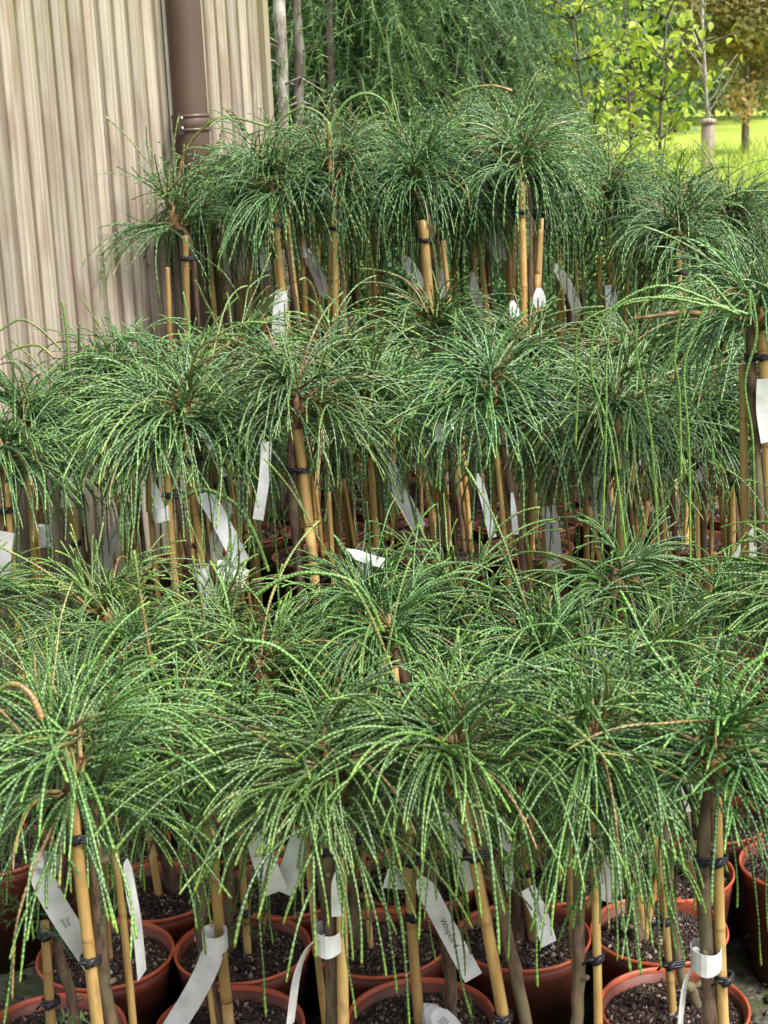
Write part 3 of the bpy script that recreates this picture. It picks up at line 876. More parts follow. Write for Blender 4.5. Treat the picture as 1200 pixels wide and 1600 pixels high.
tp_(1, (742, 295), (760, 470), 10, label='tall conifer with a slanting white label under its crown', tie_d=0.05, scale=.95)
tp_(0, (815, 285), (820, 480), 14, label='tall conifer with a purple-black band round a straight pale cane', tie_d=0.09, scale=.95)
tp_(1, (792, 300), (801, 470), 10)
tp_(1, (836, 310), (836, 470), 10)
tp_(4, (822, 228), (824, 400), 10, label='tallest conifer rising at the back of the tall group', scale=.95)
tp_(1, (950, 320), (955, 470), 11, label='dark green tall conifer with stiff upright shoots at the right', scale=.95)
tp_(0, (1060, 395), (1062, 470), 10, scale=.9)
tp_(1, (1140, 365), (1142, 470), 10, scale=.9)
tp_(2, (1060, 340), (1062, 470), 10, scale=.85)
for row in range(5):
    for i in range(-8, 12):
        x = i * 0.28 + (0.14 if row % 2 else 0)
        Y = TY[row] + rnd.uniform(-.03, .03)
        if wall_clear(x, Y) < 0.26: continue
        if any(r_ == row and abs(xx - x) < 0.19 for r_, xx in used_t): continue
        q = ROT.transposed() @ (Vector((x, Y, 1.5)) - Vector((0, 0, CAM_H))); px = 600 + F_PX * q.x / -q.z
        h = 1.375 + 0.012 * row + rnd.uniform(-.05, .05)
        if px > 880: h -= 0.03 + min(0.22, (px - 880) / 900 + 0.02) + 0.02 * row
        if px > 1000 and row > 3: continue
        if px < 330: h -= 0.08
        if not in_frame((x, Y, h), 50): continue
        auto(2, row, x, Y, h, scale=rnd.uniform(.84, 1.02), cane=0.0115, lean=.05)

# ---- labels that place every plant: block, row, order
ORD = ['first', 'second', 'third', 'fourth', 'fifth', 'sixth', 'seventh', 'eighth', 'ninth', 'tenth', 'eleventh', 'twelfth']
RN = {0: ['front row', 'second row', 'third row', 'fourth row', 'back row'],
      1: ['front row', 'second row', 'third row', 'back row'],
      2: ['front row', 'second row', 'third row', 'fourth row', 'back row']}
BN = {0: 'short conifers nearest the viewer', 1: 'medium conifers', 2: 'tall conifers'}
for blk in range(3):
    for row in range(5):
        g = sorted([p for p in ALL if p['blk'] == blk and p['row'] == row], key=lambda p: p['cc'].x)
        for n, p in enumerate(g):
            p['n'] = n
            if p['label'] is None:
                p['label'] = 'weeping green conifer, %s from the left, %s of the %s' % (ORD[n], RN[blk][row], BN[blk])
            p['o']['label'] = p['label']

# ------------------------------------------------------------------ plant labels (parts of their plants)
TXT = [('Whipcord', 0.0125, 0.66), ('Thuja\nplicata', 0.0062, 0.36)]
def tagpx(root, pxs, w, Y=None, dy=-0.02, **kw):
    Y0 = root.location.y if Y is None else Y
    return add_tag(root, [at(x, y, Y0 + dy + 0.006 * k) for k, (x, y) in enumerate(pxs)], w, **kw)
# the scene's front labels
add_tag(A_, [at(56, 1348, 2.07), at(78, 1400, 2.075), at(112, 1455, 2.08), at(140, 1495, 2.09), at(160, 1528, 2.10)], 0.034, nrm=(0.12, -1, 0.2),
        text=[('Whipcord', 0.013, 0.82), ('Thuja\nplicata', 0.0065, 0.48), ('|||||', 0.008, 0.12)])
b = MB(); ribbon(b, [at(56, 1350, 2.07) - A_.location, at(66, 1338, 2.075) - A_.location, at(84, 1340, 2.10) - A_.location, at(84, 1366, 2.12) - A_.location], [.022, .02, .02, .02], (0.1, -1, .4))
link('label_loop', b.mesh('label_loop', M_label, False), A_)
tagpx(A_, [(196, 1345), (203, 1385), (214, 1440), (222, 1524)], 0.030, nrm=(1, -0.28, 0.1), pointed=True)
tagpx(B_, [(336, 1474), (325, 1512), (300, 1560), (265, 1615)], 0.036, cuff=at(336, 1468, 2.236), cuff_h=0.034, cuff_r=0.0195)
tagpx(C_, [(505, 1462), (482, 1475), (463, 1520), (453, 1605)], 0.032, nrm=(0.93, -0.36, 0.1), cuff=at(513, 1466, 2.035), cuff_h=0.036, cuff_r=0.0205)
tagpx(C_, [(528, 1360), (526, 1400), (527, 1432)], 0.016)
add_tag(G_, [at(656, 1372, 2.24), at(676, 1408, 2.235), at(700, 1455, 2.235), at(740, 1528, 2.24)], 0.031, nrm=(0.1, -1, 0.25),
        text=[('Whipcord', 0.0135, 0.74)])
add_tag(G_, [at(602, 1372, 2.25), at(640, 1376, 2.27)], 0.032, pointed=False)
add_tag(G_, [at(668, 1573, 2.22), at(690, 1600, 2.22), at(700, 1622, 2.22)], 0.034, nrm=(0.1, -1, .3), cuff=at(672, 1585, 2.26), cuff_h=.026, cuff_r=.014)
add_tag(G_, [at(676, 1582, 2.20), at(700, 1600, 2.19), at(722, 1630, 2.19)], 0.034, nrm=(-0.1, -1, .6), text=[('||||', 0.014, 0.4)])
add_tag(D_, [at(690, 1270, 2.10), at(712, 1320, 2.10), at(738, 1390, 2.10)], 0.032, nrm=(0.12, -1, .1), text=[('Whipcord', 0.011, .62)])
add_tag(I_, [at(984, 1240, 2.25), at(972, 1310, 2.25), at(945, 1408, 2.25)], 0.036, nrm=(-0.15, -1, .1))
add_tag(I_, [at(890, 1280, 2.28), at(900, 1320, 2.28), at(909, 1362, 2.29)], 0.026, pointed=False)
add_tag(H_, [at(788, 1270, 2.3), at(793, 1330, 2.3), at(797, 1390, 2.31)], 0.014)
add_tag(E_, [at(1095, 1500, 2.03), at(1070, 1528, 2.03), at(1062, 1610, 2.04)], 0.026, nrm=(0.82, -0.5, 0.1), cuff=at(1103, 1495, 2.03), cuff_h=.036, cuff_r=.0215)
add_tag(E_, [at(1085, 1480, 2.03), at(1094, 1497, 2.035), at(1104, 1484, 2.035)], 0.014)
add_tag(K_, [at(400, 1300, 2.12), at(412, 1345, 2.12), at(432, 1394, 2.12)], 0.034)
add_tag(K_, [at(478, 1290, 2.14), at(462, 1340, 2.14), at(440, 1394, 2.14)], 0.034, nrm=(-.2, -1, 0))
add_tag(U_, [at(322, 1330, 2.5), at(312, 1380, 2.5), at(312, 1470, 2.5)], 0.018)
add_tag(L_, [at(168, 1290, 2.3), at(168, 1350, 2.3)], 0.018)
# labels deeper in
def near(blk, row, x, y):
    c = [p for p in ALL if p['blk'] == blk and (row is None or p['row'] == row)]
    q = at(x, y, (MY if blk == 1 else TY if blk == 2 else ROWY)[row or 0])
    return min(c, key=lambda p: abs(p['cc'].x - q.x) + abs(p['y'] - q.y) * .5)['o']
def deep(blk, row, pxs, w, **kw):
    rt = near(blk, row, *pxs[0]); Y = rt.location.y - 0.03
    cf = kw.pop('cuffpx', None)
    if cf: kw['cuff'] = at(*cf, Y + 0.01)
    add_tag(rt, [at(x, y, Y) for x, y in pxs], w, **kw)
deep(1, 1, [(70, 838), (72, 855)], .03, cuffpx=(70, 834), cuff_h=.045, cuff_r=.014)
deep(1, 0, [(240, 755), (246, 785), (260, 815)], .02, cuffpx=(251, 801), cuff_h=.034, cuff_r=.018)
deep(1, 2, [(136, 745), (137, 770)], .022)
deep(1, 0, [(416, 690), (414, 745), (403, 812)], .024, pointed=False)
deep(1, 0, [(318, 770), (340, 805), (378, 880)], .04, nrm=(.1, -1, .2), pointed=False)
deep(1, 0, [(338, 880), (360, 895), (385, 905)], .045, nrm=(.1, -1, .6))
deep(1, 0, [(310, 675), (328, 690), (350, 745)], .018)
deep(1, 1, [(598, 705), (618, 755), (655, 825)], .036, text=[('Whipcord', .013, .5)])
deep(1, 1, [(585, 862), (570, 895), (550, 935)], .03, nrm=(-.1, -1, .2))
deep(1, 0, [(690, 655), (688, 690)], .026)
deep(1, 0, [(745, 740), (757, 780), (770, 840)], .018)
deep(1, 0, [(800, 770), (806, 835)], .014)
deep(1, 2, [(940, 700), (940, 760), (945, 830)], .05, nrm=(.3, -1, .1))
deep(1, 2, [(925, 740), (935, 770), (930, 815)], .035, nrm=(-.4, -1, .3))
deep(1, 1, [(1092, 730), (1092, 752)], .024, pointed=False)
deep(1, 2, [(1138, 690), (1140, 735)], .038, pointed=False)
deep(1, 1, [(1215, 800), (1180, 845), (1150, 885)], .05, nrm=(-.1, -1, .3), pointed=False)
add_tag(BIG, [at(1196, 592, 3.2), at(1194, 640, 3.2), at(1202, 690, 3.2)], .036, pointed=False)
deep(0, 4, [(540, 860), (580, 875), (600, 880)], .02)
deep(2, 1, [(748, 335), (762, 365), (786, 405)], .05, text=[('Whipcord', .015, .5)])
deep(2, 1, [(630, 400), (645, 425), (660, 450)], .04)
deep(2, 1, [(690, 420), (696, 465)], .045)
deep(2, 1, [(737, 425), (745, 470)], .03)
deep(2, 0, [(842, 450), (843, 480)], .04)
deep(2, 0, [(800, 470), (806, 495)], .03)
deep(2, 0, [(700, 640), (690, 680)], .03)

tr_ = random.Random(12)
for p in ALL:
    if p['blk'] == 0 and p['row'] < 2: continue
    if tr_.random() > (0.35, 0.55, 0.5)[p['blk']]: continue
    f, t_ = p['foot'], p['top']; k = tr_.uniform(.45, .95)
    c0 = f.lerp(t_, k) + Vector((tr_.uniform(-.015, .015), -.018, 0)); ln = tr_.uniform(.09, .15) * (1 + .2 * p['blk'])
    sx = tr_.uniform(-1, 1) * .6
    P = [c0, c0 + Vector((sx * ln * .5, -.01, -ln * .4)), c0 + Vector((sx * ln * .9, -.005, -ln))]
    kw = dict(nrm=(tr_.uniform(-.6, .6), -1, tr_.uniform(.1, .7)), pointed=tr_.random() < .5)
    if tr_.random() < .45: kw.update(cuff=c0 + Vector((0, .018, 0)), cuff_h=.032, cuff_r=.015 if p['blk'] == 0 else .019)
    if tr_.random() < .4: kw['text'] = [('Whipcord', .012, .6)]
    if p['blk'] == 2 and 'cuff' not in kw: ln *= .8
    add_tag(p['o'], P, .030 + .006 * p['blk'], **kw)
# ------------------------------------------------------------------ special shoots, parts of their plants
def cord(root, pxs, Y, rad, wood=0.0, tipy=True, name='shoot'):
    P = [at(x, y, Y + 0.004 * k) for k, (x, y) in enumerate(pxs)]
    P = [P[0]] + P + [P[-1]]; Q = []
    for i in range(1, len(P) - 2):
        for k in range(14):
            t = k / 14
            Q.append(0.5 * ((2 * P[i]) + (P[i + 1] - P[i - 1]) * t + (2 * P[i - 1] - 5 * P[i] + 4 * P[i + 1] - P[i + 2]) * t * t + (3 * P[i] - P[i - 1] - 3 * P[i + 1] + P[i + 2]) * t ** 3))
    n = len(Q); t = np.linspace(0, 1, n)
    ln = np.concatenate([[0], np.cumsum([(Q[i + 1] - Q[i]).length for i in range(n - 1)])])
    C = np.zeros((n, 4)); C[:, 0] = t if tipy else t * .6; C[:, 1] = .8; C[:, 2] = wood * (1 - t) ** .7; C[:, 3] = ln
    b = MB(); b.tube([tuple(q - root.location) for q in Q], rad * (1.05 - .3 * t), 5, C, True, .05, 0, True)
    o = link(name, b.mesh(name, M_strand), root)
    return o
def near0(row, x): 
    c = [p for p in ALL if p['blk'] == 0 and p['row'] == row]; q = at(x, 1000, ROWY[row]); return min(c, key=lambda p: abs(p['cc'].x - q.x))['o']
o = cord(near0(2, 235), [(238, 1045), (228, 985), (218, 920), (209, 858)], 2.45, .0035, .95)
o['label'] = 'bare upright orange-brown shoot with a pale tip'
cord(near0(3, 320), [(322, 1000), (316, 950), (300, 865)], 2.7, .003, .8)
o = cord(A_, [(66, 1122), (50, 1090), (32, 1072), (12, 1070), (-8, 1085)], 2.0, .0052, 1.3); o['label'] = 'thick bent orange-brown shoot'
cord(near0(1, 700), [(600, 1085), (650, 1070), (740, 1085), (830, 1130), (890, 1200)], 2.2, .0032)
cord(near0(2, 800), [(760, 1060), (800, 1040), (880, 1050), (960, 1085), (1010, 1160)], 2.45, .0032)
cord(near0(1, 1100), [(1120, 1180), (1130, 1110), (1160, 1050), (1205, 1018)], 2.15, .0048)
cord(near0(2, 450), [(400, 930), (440, 905), (490, 895), (560, 915), (600, 990)], 2.4, .0040)
cord(near0(1, 600), [(598, 1010), (575, 955), (545, 905)], 2.3, .0035, .5)
cord(near0(1, 520), [(380, 1000), (430, 1010), (480, 1050), (520, 1100)], 2.1, .003)
cord(near(1, 0, 300, 700), [(280, 780), (320, 765), (370, 790), (400, 840), (420, 895)], 3.35, .0058)
cord(near(1, 0, 650, 700), [(725, 960), (700, 900), (668, 850), (655, 820)], 3.0, .0045, .4)
for x0, y0, x1, y1 in [(955, 470, 945, 880), (1000, 460, 1020, 900), (1060, 470, 1072, 760), (1075, 500, 1082, 900), (1170, 520, 1168, 860), (905, 490, 890, 700), (930, 500, 985, 870)]:
    mx = (x0 + x1) / 2
    jy = rnd.uniform(-28, 22); jx = rnd.uniform(-14, 14)
    cord(BIG, [(1160 + jx, 492), ((x0 + 1150) / 2 + jx, 458 + jy), (x0 + 12, y0 + 4 + jy * .6), (x0 - 6, y0 + 80), (mx + jx * .6, (y0 + y1) / 2), (x1 + jx, y1)], 3.05 + rnd.uniform(-.12, .12), rnd.uniform(.0026, .0035), .15)
b = MB(); bp = [at(1185, 500, 3.22), at(1130, 492, 3.2), at(1060, 488, 3.12), at(990, 498, 3.08)]
b.tube([tuple(p - BIG.location) for p in bp], [.008, .007, .0055, .003], 7, np.array([0, .2, .9, 0])); link('side_branch', b.mesh('side_branch', M_strand), BIG)
cord(near(1, 2, 110, 600), [(108, 580), (104, 520), (97, 468)], 3.95, .0045, .1)
cord(near(1, 1, 290, 500), [(298, 540), (292, 490), (286, 455)], 3.9, .0035)
cord(near(1, 1, 60, 600), [(95, 545), (60, 512), (30, 500), (-5, 520)], 3.75, .0035, .5)
cord(near(1, 1, 60, 600), [(85, 560), (60, 540), (25, 545), (0, 562)], 3.75, .0035, .6)
cord(near(2, 0, 520, 300), [(516, 270), (515, 225), (513, 190)], 4.9, .0085, 1.2)
cord(near(2, 3, 640, 200), [(515, 200), (540, 160), (575, 146), (605, 165), (618, 210)], 5.7, .006, .2)
cord(near(2, 3, 480, 200), [(515, 195), (500, 178), (475, 168), (450, 178), (430, 195)], 5.8, .006, .5)
cord(near(2, 4, 760, 200), [(800, 142), (770, 134), (735, 138), (706, 150)], 6.1, .006, 1.0)
cord(near(2, 0, 300, 300), [(278, 290), (290, 235), (330, 190), (370, 185), (420, 198)], 4.95, .0055, .9)
cord(near(2, 1, 640, 280), [(545, 285), (580, 262), (620, 260), (670, 280)], 5.2, .006, .9)
cord(near(2, 1, 880, 200), [(865, 310), (868, 260), (885, 200)], 5.0, .004)
cord(near(2, 1, 950, 250), [(952, 300), (952, 235), (948, 190)], 5.25, .005, .0, False)
cord(near(2, 1, 1030, 250), [(1030, 330), (1035, 260), (1043, 190)], 5.25, .004, .0, False)
cord(near(2, 1, 1120, 330), [(1110, 330), (1140, 305), (1180, 298), (1215, 300)], 5.2, .005, .0, False)

# feathery rootstock sprigs low on some stems
def sprig_mesh(seed):
    r = np.random.RandomState(seed); b = MB()
    for k in range(16):
        a = r.rand() * 2 * PI; d = np.array([math.cos(a), math.sin(a), r.uniform(-.2, .9)]); d /= np.linalg.norm(d)
        ln = r.uniform(.05, .11); P = [d * .006 + (0, 0, r.uniform(-.04, .06))]
        for i in range(9):
            d = d + np.array([0, 0, -.09]) + r.normal(0, .06, 3); d /= np.linalg.norm(d); P.append(P[-1] + d * ln / 9)
        P = np.array(P); b.tube(P, .0008, 3, np.array([.3, .4, 0, 0]), False)
        for i in range(1, 10):
            for s in range(4):
                dd = r.normal(0, 1, 3); t = P[i] - P[i - 1]; t /= np.linalg.norm(t); dd -= t * dd.dot(t) * .5; dd /= np.linalg.norm(dd)
                w = np.cross(dd, r.normal(0, 1, 3)); w /= np.linalg.norm(w)
                L_n = r.uniform(.008, .018)
                b.add([P[i] - w * .0007, P[i] + w * .0007, P[i] + dd * L_n + t * L_n * .5], None, [(0, 1, 2)], np.array([.4, r.rand(), 0, 0]))
    return b.mesh('rootstock_sprig', M_needle, False)
SPR = [sprig_mesh(s) for s in (1, 2, 3)]
for p in ALL:
    if (p['blk'] == 0 and rnd.random() < .45) or (p['blk'] > 0 and rnd.random() < .5):
        o = link('rootstock_sprig', SPR[rnd.randrange(3)], p['o'], Vector((rnd.uniform(-.02, .02), rnd.uniform(-.03, 0), POT[p['blk']][1] + rnd.uniform(.0, .25))))
        s = rnd.uniform(.8, 1.3) * (1 + .25 * p['blk']); o.scale = (s, s, s); o.rotation_euler[2] = rnd.uniform(0, 6)

# low dark shrubs closing the view beneath the crowns
def shrub(px, Y, H, R_, lab, seed):
    q = at(px, 330, Y); t = thing('evergreen_shrub', lab, 'shrub', (q.x, q.y, 0), 'dark evergreen shrubs behind the tall plants')
    cb_ = leafy_crown(seed, R_, H * .5, 9000, .016, 70)
    link('foliage', cb_.mesh('foliage', M_wood1, False), t, (0, 0, H * .48), 'stuff')
    b = MB(); b.tube([(0, 0, 0), (.02, 0, H * .3), (0, .02, H * .6)], [.03, .025, .012], 7); link('trunk', b.mesh('trunk', M_bark), t)
SHR = [(905, 7.2, 1.15, .30, 'dark shrub between the weeping conifers and the staked tree'), (1010, 7.3, 1.1, .33, 'dark shrub below the lime-leaved trees'), (1120, 7.2, 1.05, .32, 'dark shrub below the staked tree'), (1215, 7.3, 1.0, .3, 'dark shrub at the right edge beneath the tall grass'),
       (800, 7.2, 1.15, .32, 'dark shrub behind the tall plants right of centre'), (700, 7.0, 1.15, .3, 'dark shrub behind the tall plants in the centre'), (590, 7.0, 1.15, .3, 'dark shrub behind the tall plants left of centre'), (490, 7.0, 1.15, .28, 'dark shrub next to the end of the timber wall')]
# gravel around the pots
gm = chips_mesh(1.0, 0.0, 9000, 50, .003, .008)
g = link('gravel', gm, None, (0.0, 3.0, 0.012), 'stuff'); g.scale = (1.9, 1.9, 1)

# ------------------------------------------------------------------ background planting
def branch_path(p, d, ln, n, g, r, wob=.05):
    P = [np.array(p, float)]; d = np.array(d, float); d /= np.linalg.norm(d)
    for i in range(n):
        d = d + np.array([0, 0, -g * ln / n]) + r.normal(0, wob, 3); d /= np.linalg.norm(d); P.append(P[-1] + d * ln / n)
    return np.array(P)
def conifer_parts(seed, H, n_limb, n_shoot, R):
    r = np.random.RandomState(seed); w = MB(); nd = MB()
    tr = branch_path((0, 0, 0), (r.normal(0, .03), r.normal(0, .03), 1), H, 14, 0, r, .02)
    w.tube(tr, np.linspace(.055, .015, 15), 9)
    ends = []
    for k in range(n_limb):
        z = H * r.uniform(.2, 1.0); i = z / H * 14; i0 = min(int(i), 13)
        p = tr[i0] * (1 - (i - i0)) + tr[i0 + 1] * (i - i0)
        a = r.rand() * 2 * PI; ln = R * r.uniform(.5, 1.1) * (1.15 - .4 * z / H)
        P = branch_path(p, (math.cos(a), math.sin(a), r.uniform(.0, .6)), ln, 8, 1.6 / max(ln, .3), r, .08)
        w.tube(P, np.linspace(.009, .003, 9), 5)
        ends.append(P)
    for k in range(n_shoot):
        P = ends[r.randint(len(ends))]; q = P[r.randint(1, 9)]
        ln = r.uniform(.15, .60)
        S_ = branch_path(q, (r.normal(0, .8), r.normal(0, .8), r.uniform(-.6, .3)), ln, 10, 4.0, r, .11)
        rn = r.rand() ** 1.3; nd.tube(S_, .0022, 3, np.array([0, rn * .6, 0, 0]), False)
        m = int(ln / .009)
        t = r.rand(m) * 9.99; i0 = t.astype(int); f = (t - i0)[:, None]
        base = S_[i0] * (1 - f) + S_[i0 + 1] * f; tg = S_[i0 + 1] - S_[i0]; tg /= np.linalg.norm(tg, axis=1)[:, None]
        dd = r.normal(0, 1, (m, 3)); dd -= tg * (dd * tg).sum(1)[:, None]; dd /= np.linalg.norm(dd, axis=1)[:, None]
        dd = dd + tg * .55
        wd2 = np.cross(dd, r.normal(0, 1, (m, 3))); wd2 /= np.linalg.norm(wd2, axis=1)[:, None]
        L_n = r.uniform(.02, .042, (m, 1))
        V = np.stack([base - wd2 * .0026, base + wd2 * .0026, base + dd * L_n], 1).reshape(-1, 3)
        C = np.zeros((m * 3, 4)); C[:, 1] = np.repeat(np.clip(rn + r.normal(0, .15, m), 0, .999), 3)
        nd.add(V, None, np.arange(m * 3).reshape(-1, 3), C)
    return w, nd
cv = [conifer_parts(s, 3.0, 80, 2600, .66) for s in (11, 12)]
cvm = [(w.mesh('trunk_and_limbs', M_bark), nd.mesh('needles', M_needle, False)) for w, nd in cv]
for n, (px, Y, v, rz, lab) in enumerate([(475, 7.5, 0, .3, 'weeping conifer with soft needles just right of the timber wall'),
                          (575, 7.9, 1, 2.1, 'weeping blue-green conifer behind the middle of the tall plants'),
                          (665, 7.6, 0, 4.0, 'weeping conifer nearest the centre, thick with hanging green needles'),
                          (755, 7.9, 1, 5.2, 'rightmost weeping conifer, next to the lime-leaved young tree'),
                          (530, 8.6, 1, 1.2, 'farther conifer filling the gap beyond the wall corner'),
                          (425, 8.2, 1, 2.7, 'conifer partly hidden behind the end of the timber wall'),
                          (630, 8.8, 0, 5.5, 'farther conifer behind the centre of the tall plants'),
                          (715, 8.9, 0, .9, 'farther conifer seen between the two rightmost weeping conifers')]):
    q = at(px, 100, Y)
    t = thing('weeping_conifer', lab, 'conifer', (q.x, q.y, 0.0), 'weeping conifers behind the potted plants'); t.rotation_euler[2] = rz
    link('trunk', cvm[v][0], t); o = link('needles', cvm[v][1], t, kind='stuff')
# bare lichen-covered stems by the wall corner
for n, (x0, x1, Y, r0, m_, lab) in enumerate([(437, 443, 6.85, .026, M_palebark, 'pale lichen-spotted slender trunk beside the wall corner'),
                                (466, 468, 6.9, .022, M_bark, 'reddish brown slender trunk right of the pale one'),
                                (516, 517, 7.05, .020, M_bark, 'dark straight slender trunk before the weeping conifers'),
                                (645, 648, 7.5, .016, M_bark, 'thin dark leaning trunk behind the middle of the tall plants'),
                                (405, 408, 7.3, .018, M_palebark, 'thin greyish trunk touching the timber wall corner')]):
    q0, q1 = at(x1, 300, Y), at(x0, 0, Y); r = random.Random(n)
    t = thing('tree_trunk', lab, 'tree', (q0.x, q0.y, 0))
    d = (q1 - q0); P = []
    for k in range(16):
        z = -q0.z * 0 + (k / 15) * 3.2
        f = (z - q0.z) / (q1.z - q0.z)
        P.append((d.x * f + r.uniform(-.008, .008), r.uniform(-.01, .01), z))
    b = MB(); b.tube(P, [r0 * (1.15 - .3 * k / 15) * r.uniform(.9, 1.1) for k in range(16)], 9)
    for k in range(9):
        z = r.uniform(1.0, 2.6); f = (z - q0.z) / (q1.z - q0.z); a = r.uniform(0, 2 * PI)
        b.tube([(d.x * f, 0, z), (d.x * f + .09 * math.cos(a), .09 * math.sin(a), z + .03), (d.x * f + .2 * math.cos(a), .2 * math.sin(a), z + r.uniform(-.05, .1))], [.006, .004, .002], 5)
    link('trunk', b.mesh('trunk', m_), t)

# lime-leaved young tree: every leaf its own part
def leaf_mesh(seed, s=1.0):
    r = random.Random(seed); b = MB()
    ol = [(0, 0), (.012, .008), (.019, .022), (.016, .038), (.006, .052), (0, .060), (-.006, .052), (-.016, .038), (-.019, .022), (-.012, .008)]
    V = [(0, .028, -.004)] + [(x, y, .006 * abs(x) / .019 - .02 * (y / .06) ** 2) for x, y in ol]
    b.add([tuple(c * s for c in v) for v in V], None, [(0, i, i % 10 + 1) for i in range(1, 11)], np.array([0, r.random() * .5, 0, 0]))
    b.tube([(0, -.018 * s, .004 * s), (0, 0, 0)], .0008 * s, 3)
    return b.mesh('leaf', M_lime)
LEAF = [leaf_mesh(k) for k in range(4)]
def lime_tree(px0, px1, Y, lab, nleaf, seed, leafs=1.0):
    r = np.random.RandomState(seed)
    q = at(px0, 300, Y); t = thing('young_leafy_tree', lab, 'tree', (q.x, q.y, 0), 'lime-leaved young trees')
    top = at(px1, -60, Y); b = MB()
    H = top.z
    H = 2.55; tr = branch_path((0, 0, 0), ((top.x - q.x) / H, 0, 1), H, 12, 0, r, .03); b.tube(tr, np.linspace(.017, .004, 13), 8)
    Ps = []
    for k in range(40):
        i = r.randint(6, 11); a = r.rand() * 2 * PI
        P = branch_path(tr[i], (math.cos(a), math.sin(a), r.uniform(.2, 1.2)), r.uniform(.2, .42), 8, .3, r, .10)
        b.tube(P, np.linspace(.0055, .002, 9), 5); Ps.append(P)
    link('trunk', b.mesh('trunk', M_bark), t)
    for k in range(nleaf):
        P = Ps[r.randint(len(Ps))]; i = r.randint(2, 9); p = P[i] + r.normal(0, .02, 3)
        o = link('leaf', LEAF[r.randint(4)], t, p)
        o.rotation_euler = (r.uniform(-1.3, .5), r.uniform(-.7, .7), r.rand() * 2 * PI)
        s = r.uniform(.65, 1.15) * leafs; o.scale = (s, s, s)
    lv = np.array([v.co[:] for v in LEAF[0].vertices])[:11]; mb = MB()      # the smaller leaves, past what can be picked apart
    for k in range(160):
        P = Ps[r.randint(len(Ps))]; i = r.randint(2, 9); p = P[i] + r.normal(0, .035, 3)
        A_r = np.linalg.qr(r.normal(0, 1, (3, 3)))[0]; q_ = lv @ A_r.T * r.uniform(.4, .8) + p
        mb.add(q_, None, [(0, j, j % 10 + 1) for j in range(1, 11)], np.array([0, r.rand() * .999, 0, 0]))
    link('small_leaves', mb.mesh('small_leaves', M_lime), t, kind='stuff')
    return t
lime_tree(942, 930, 8.3, 'young tree with sunlit lime green leaves, nearer the conifers', 300, 5)
lime_tree(1045, 1030, 8.8, 'young lime green tree standing next to the staked one', 300, 6)

lime_tree(985, 985, 9.6, 'farther lime green young tree glimpsed between the two nearer ones', 110, 8)
# staked young tree
q = at(1106, 240, 11.0)
t = thing('staked_tree', 'young bare-branched tree bound to a pale stake above the meadow', 'tree', (q.x, q.y, 0))
zt = at(1104, 190, 11.0).z
b = MB(); b.tube([(0, 0, 0), (.004, 0, zt * .5), (0, 0, zt)], [.052, .050, .046], 12); link('tree_guard', b.mesh('tree_guard', M_plank2), t)
b = MB(); b.tube([(0, 0, zt - .012), (0, 0, zt + .012)], .056, 12); link('binding', b.mesh('binding', M_plank), t)
r = np.random.RandomState(9); b = MB()
b.tube([(0, 0, zt), (-.01, 0, zt + .12), (-.04, 0, zt + .6), (-.06, 0, zt + 1.5)], [.018, .013, .010, .006], 8)
for k in range(16):
    a = r.rand() * 2 * PI
    P = branch_path((-.01 - .02 * k / 10, 0, zt + .04 + .07 * k), (math.cos(a) * .8, math.sin(a) * .8, 1.0), r.uniform(.25, .55), 7, -.5, r, .08)
    b.tube(P, np.linspace(.006, .002, 8), 5)
link('trunk', b.mesh('trunk', M_palebark), t)

def leafy_crown(seed, R, Hc, n, size, clumps):
    r = np.random.RandomState(seed); b = MB()
    cs = r.normal(0, 1, (clumps, 3)); cs /= np.linalg.norm(cs, axis=1)[:, None]; cs *= (r.rand(clumps, 1) ** .45)
    cs *= np.array([R, R, Hc]); crad = r.uniform(.18, .42, clumps) * R
    ci = r.randint(clumps, size=n); g = r.normal(0, .5, (n, 3)) * crad[ci][:, None]
    P = cs[ci] + g
    u = r.normal(0, 1, (n, 3)); u /= np.linalg.norm(u, axis=1)[:, None]; v = np.cross(u, r.normal(0, 1, (n, 3))); v /= np.linalg.norm(v, axis=1)[:, None]
    s = size * r.uniform(.5, 1.3, (n, 1))
    V = np.stack([P - u * s, P + v * s * .6, P + u * s, P - v * s * .6], 1).reshape(-1, 3)
    C = np.zeros((n * 4, 4)); C[:, 1] = np.repeat(np.clip(r.rand(clumps)[ci] * .7 + r.rand(n) * .3, 0, .999), 4)
    b.add(V, np.arange(n * 4).reshape(-1, 4), None, C)
    return b
def bg_tree(px, Y, H, R, cz, m, lab, seed, n=5000, size=.07, trunk=.09, grp='woodland trees beyond the meadow', name='broadleaf_tree'):
    q = at(px, 200, Y); z0 = terrain_z(q.y)
    t = thing(name, lab, 'tree', (q.x, q.y, z0), grp)
    r = np.random.RandomState(seed); b = MB()
    tr = branch_path((0, 0, -.1), (r.normal(0, .03), 0, 1), H * .8, 8, 0, r, .03); b.tube(tr, np.linspace(trunk, trunk * .4, 9), 8)
    for k in range(12):
        a = r.rand() * 2 * PI; i = r.randint(2, 8)
        P = branch_path(tr[i], (math.cos(a), math.sin(a), r.uniform(.3, 1)), R * r.uniform(.5, .9), 6, .1, r, .1); b.tube(P, np.linspace(trunk * .35, trunk * .08, 7), 5)
    link('trunk', b.mesh('trunk', M_bark), t)
    cb = leafy_crown(seed + 1, R, (H - cz) / 2, n, size, 60)
    o = link('crown', cb.mesh('crown', m, False), t, (0, 0, (H + cz) / 2), 'stuff')
    return t
bg_tree(1165, 34, 4.9, 1.35, .75, M_rust, 'small tree with rusty orange and olive leaves on the meadow', 21, 16000, .075, .09, None, 'rusty_leaved_tree')
LW = ['dark tree in the wood beyond the lime leaves', 'mid green tree in the wood beyond the staked tree']
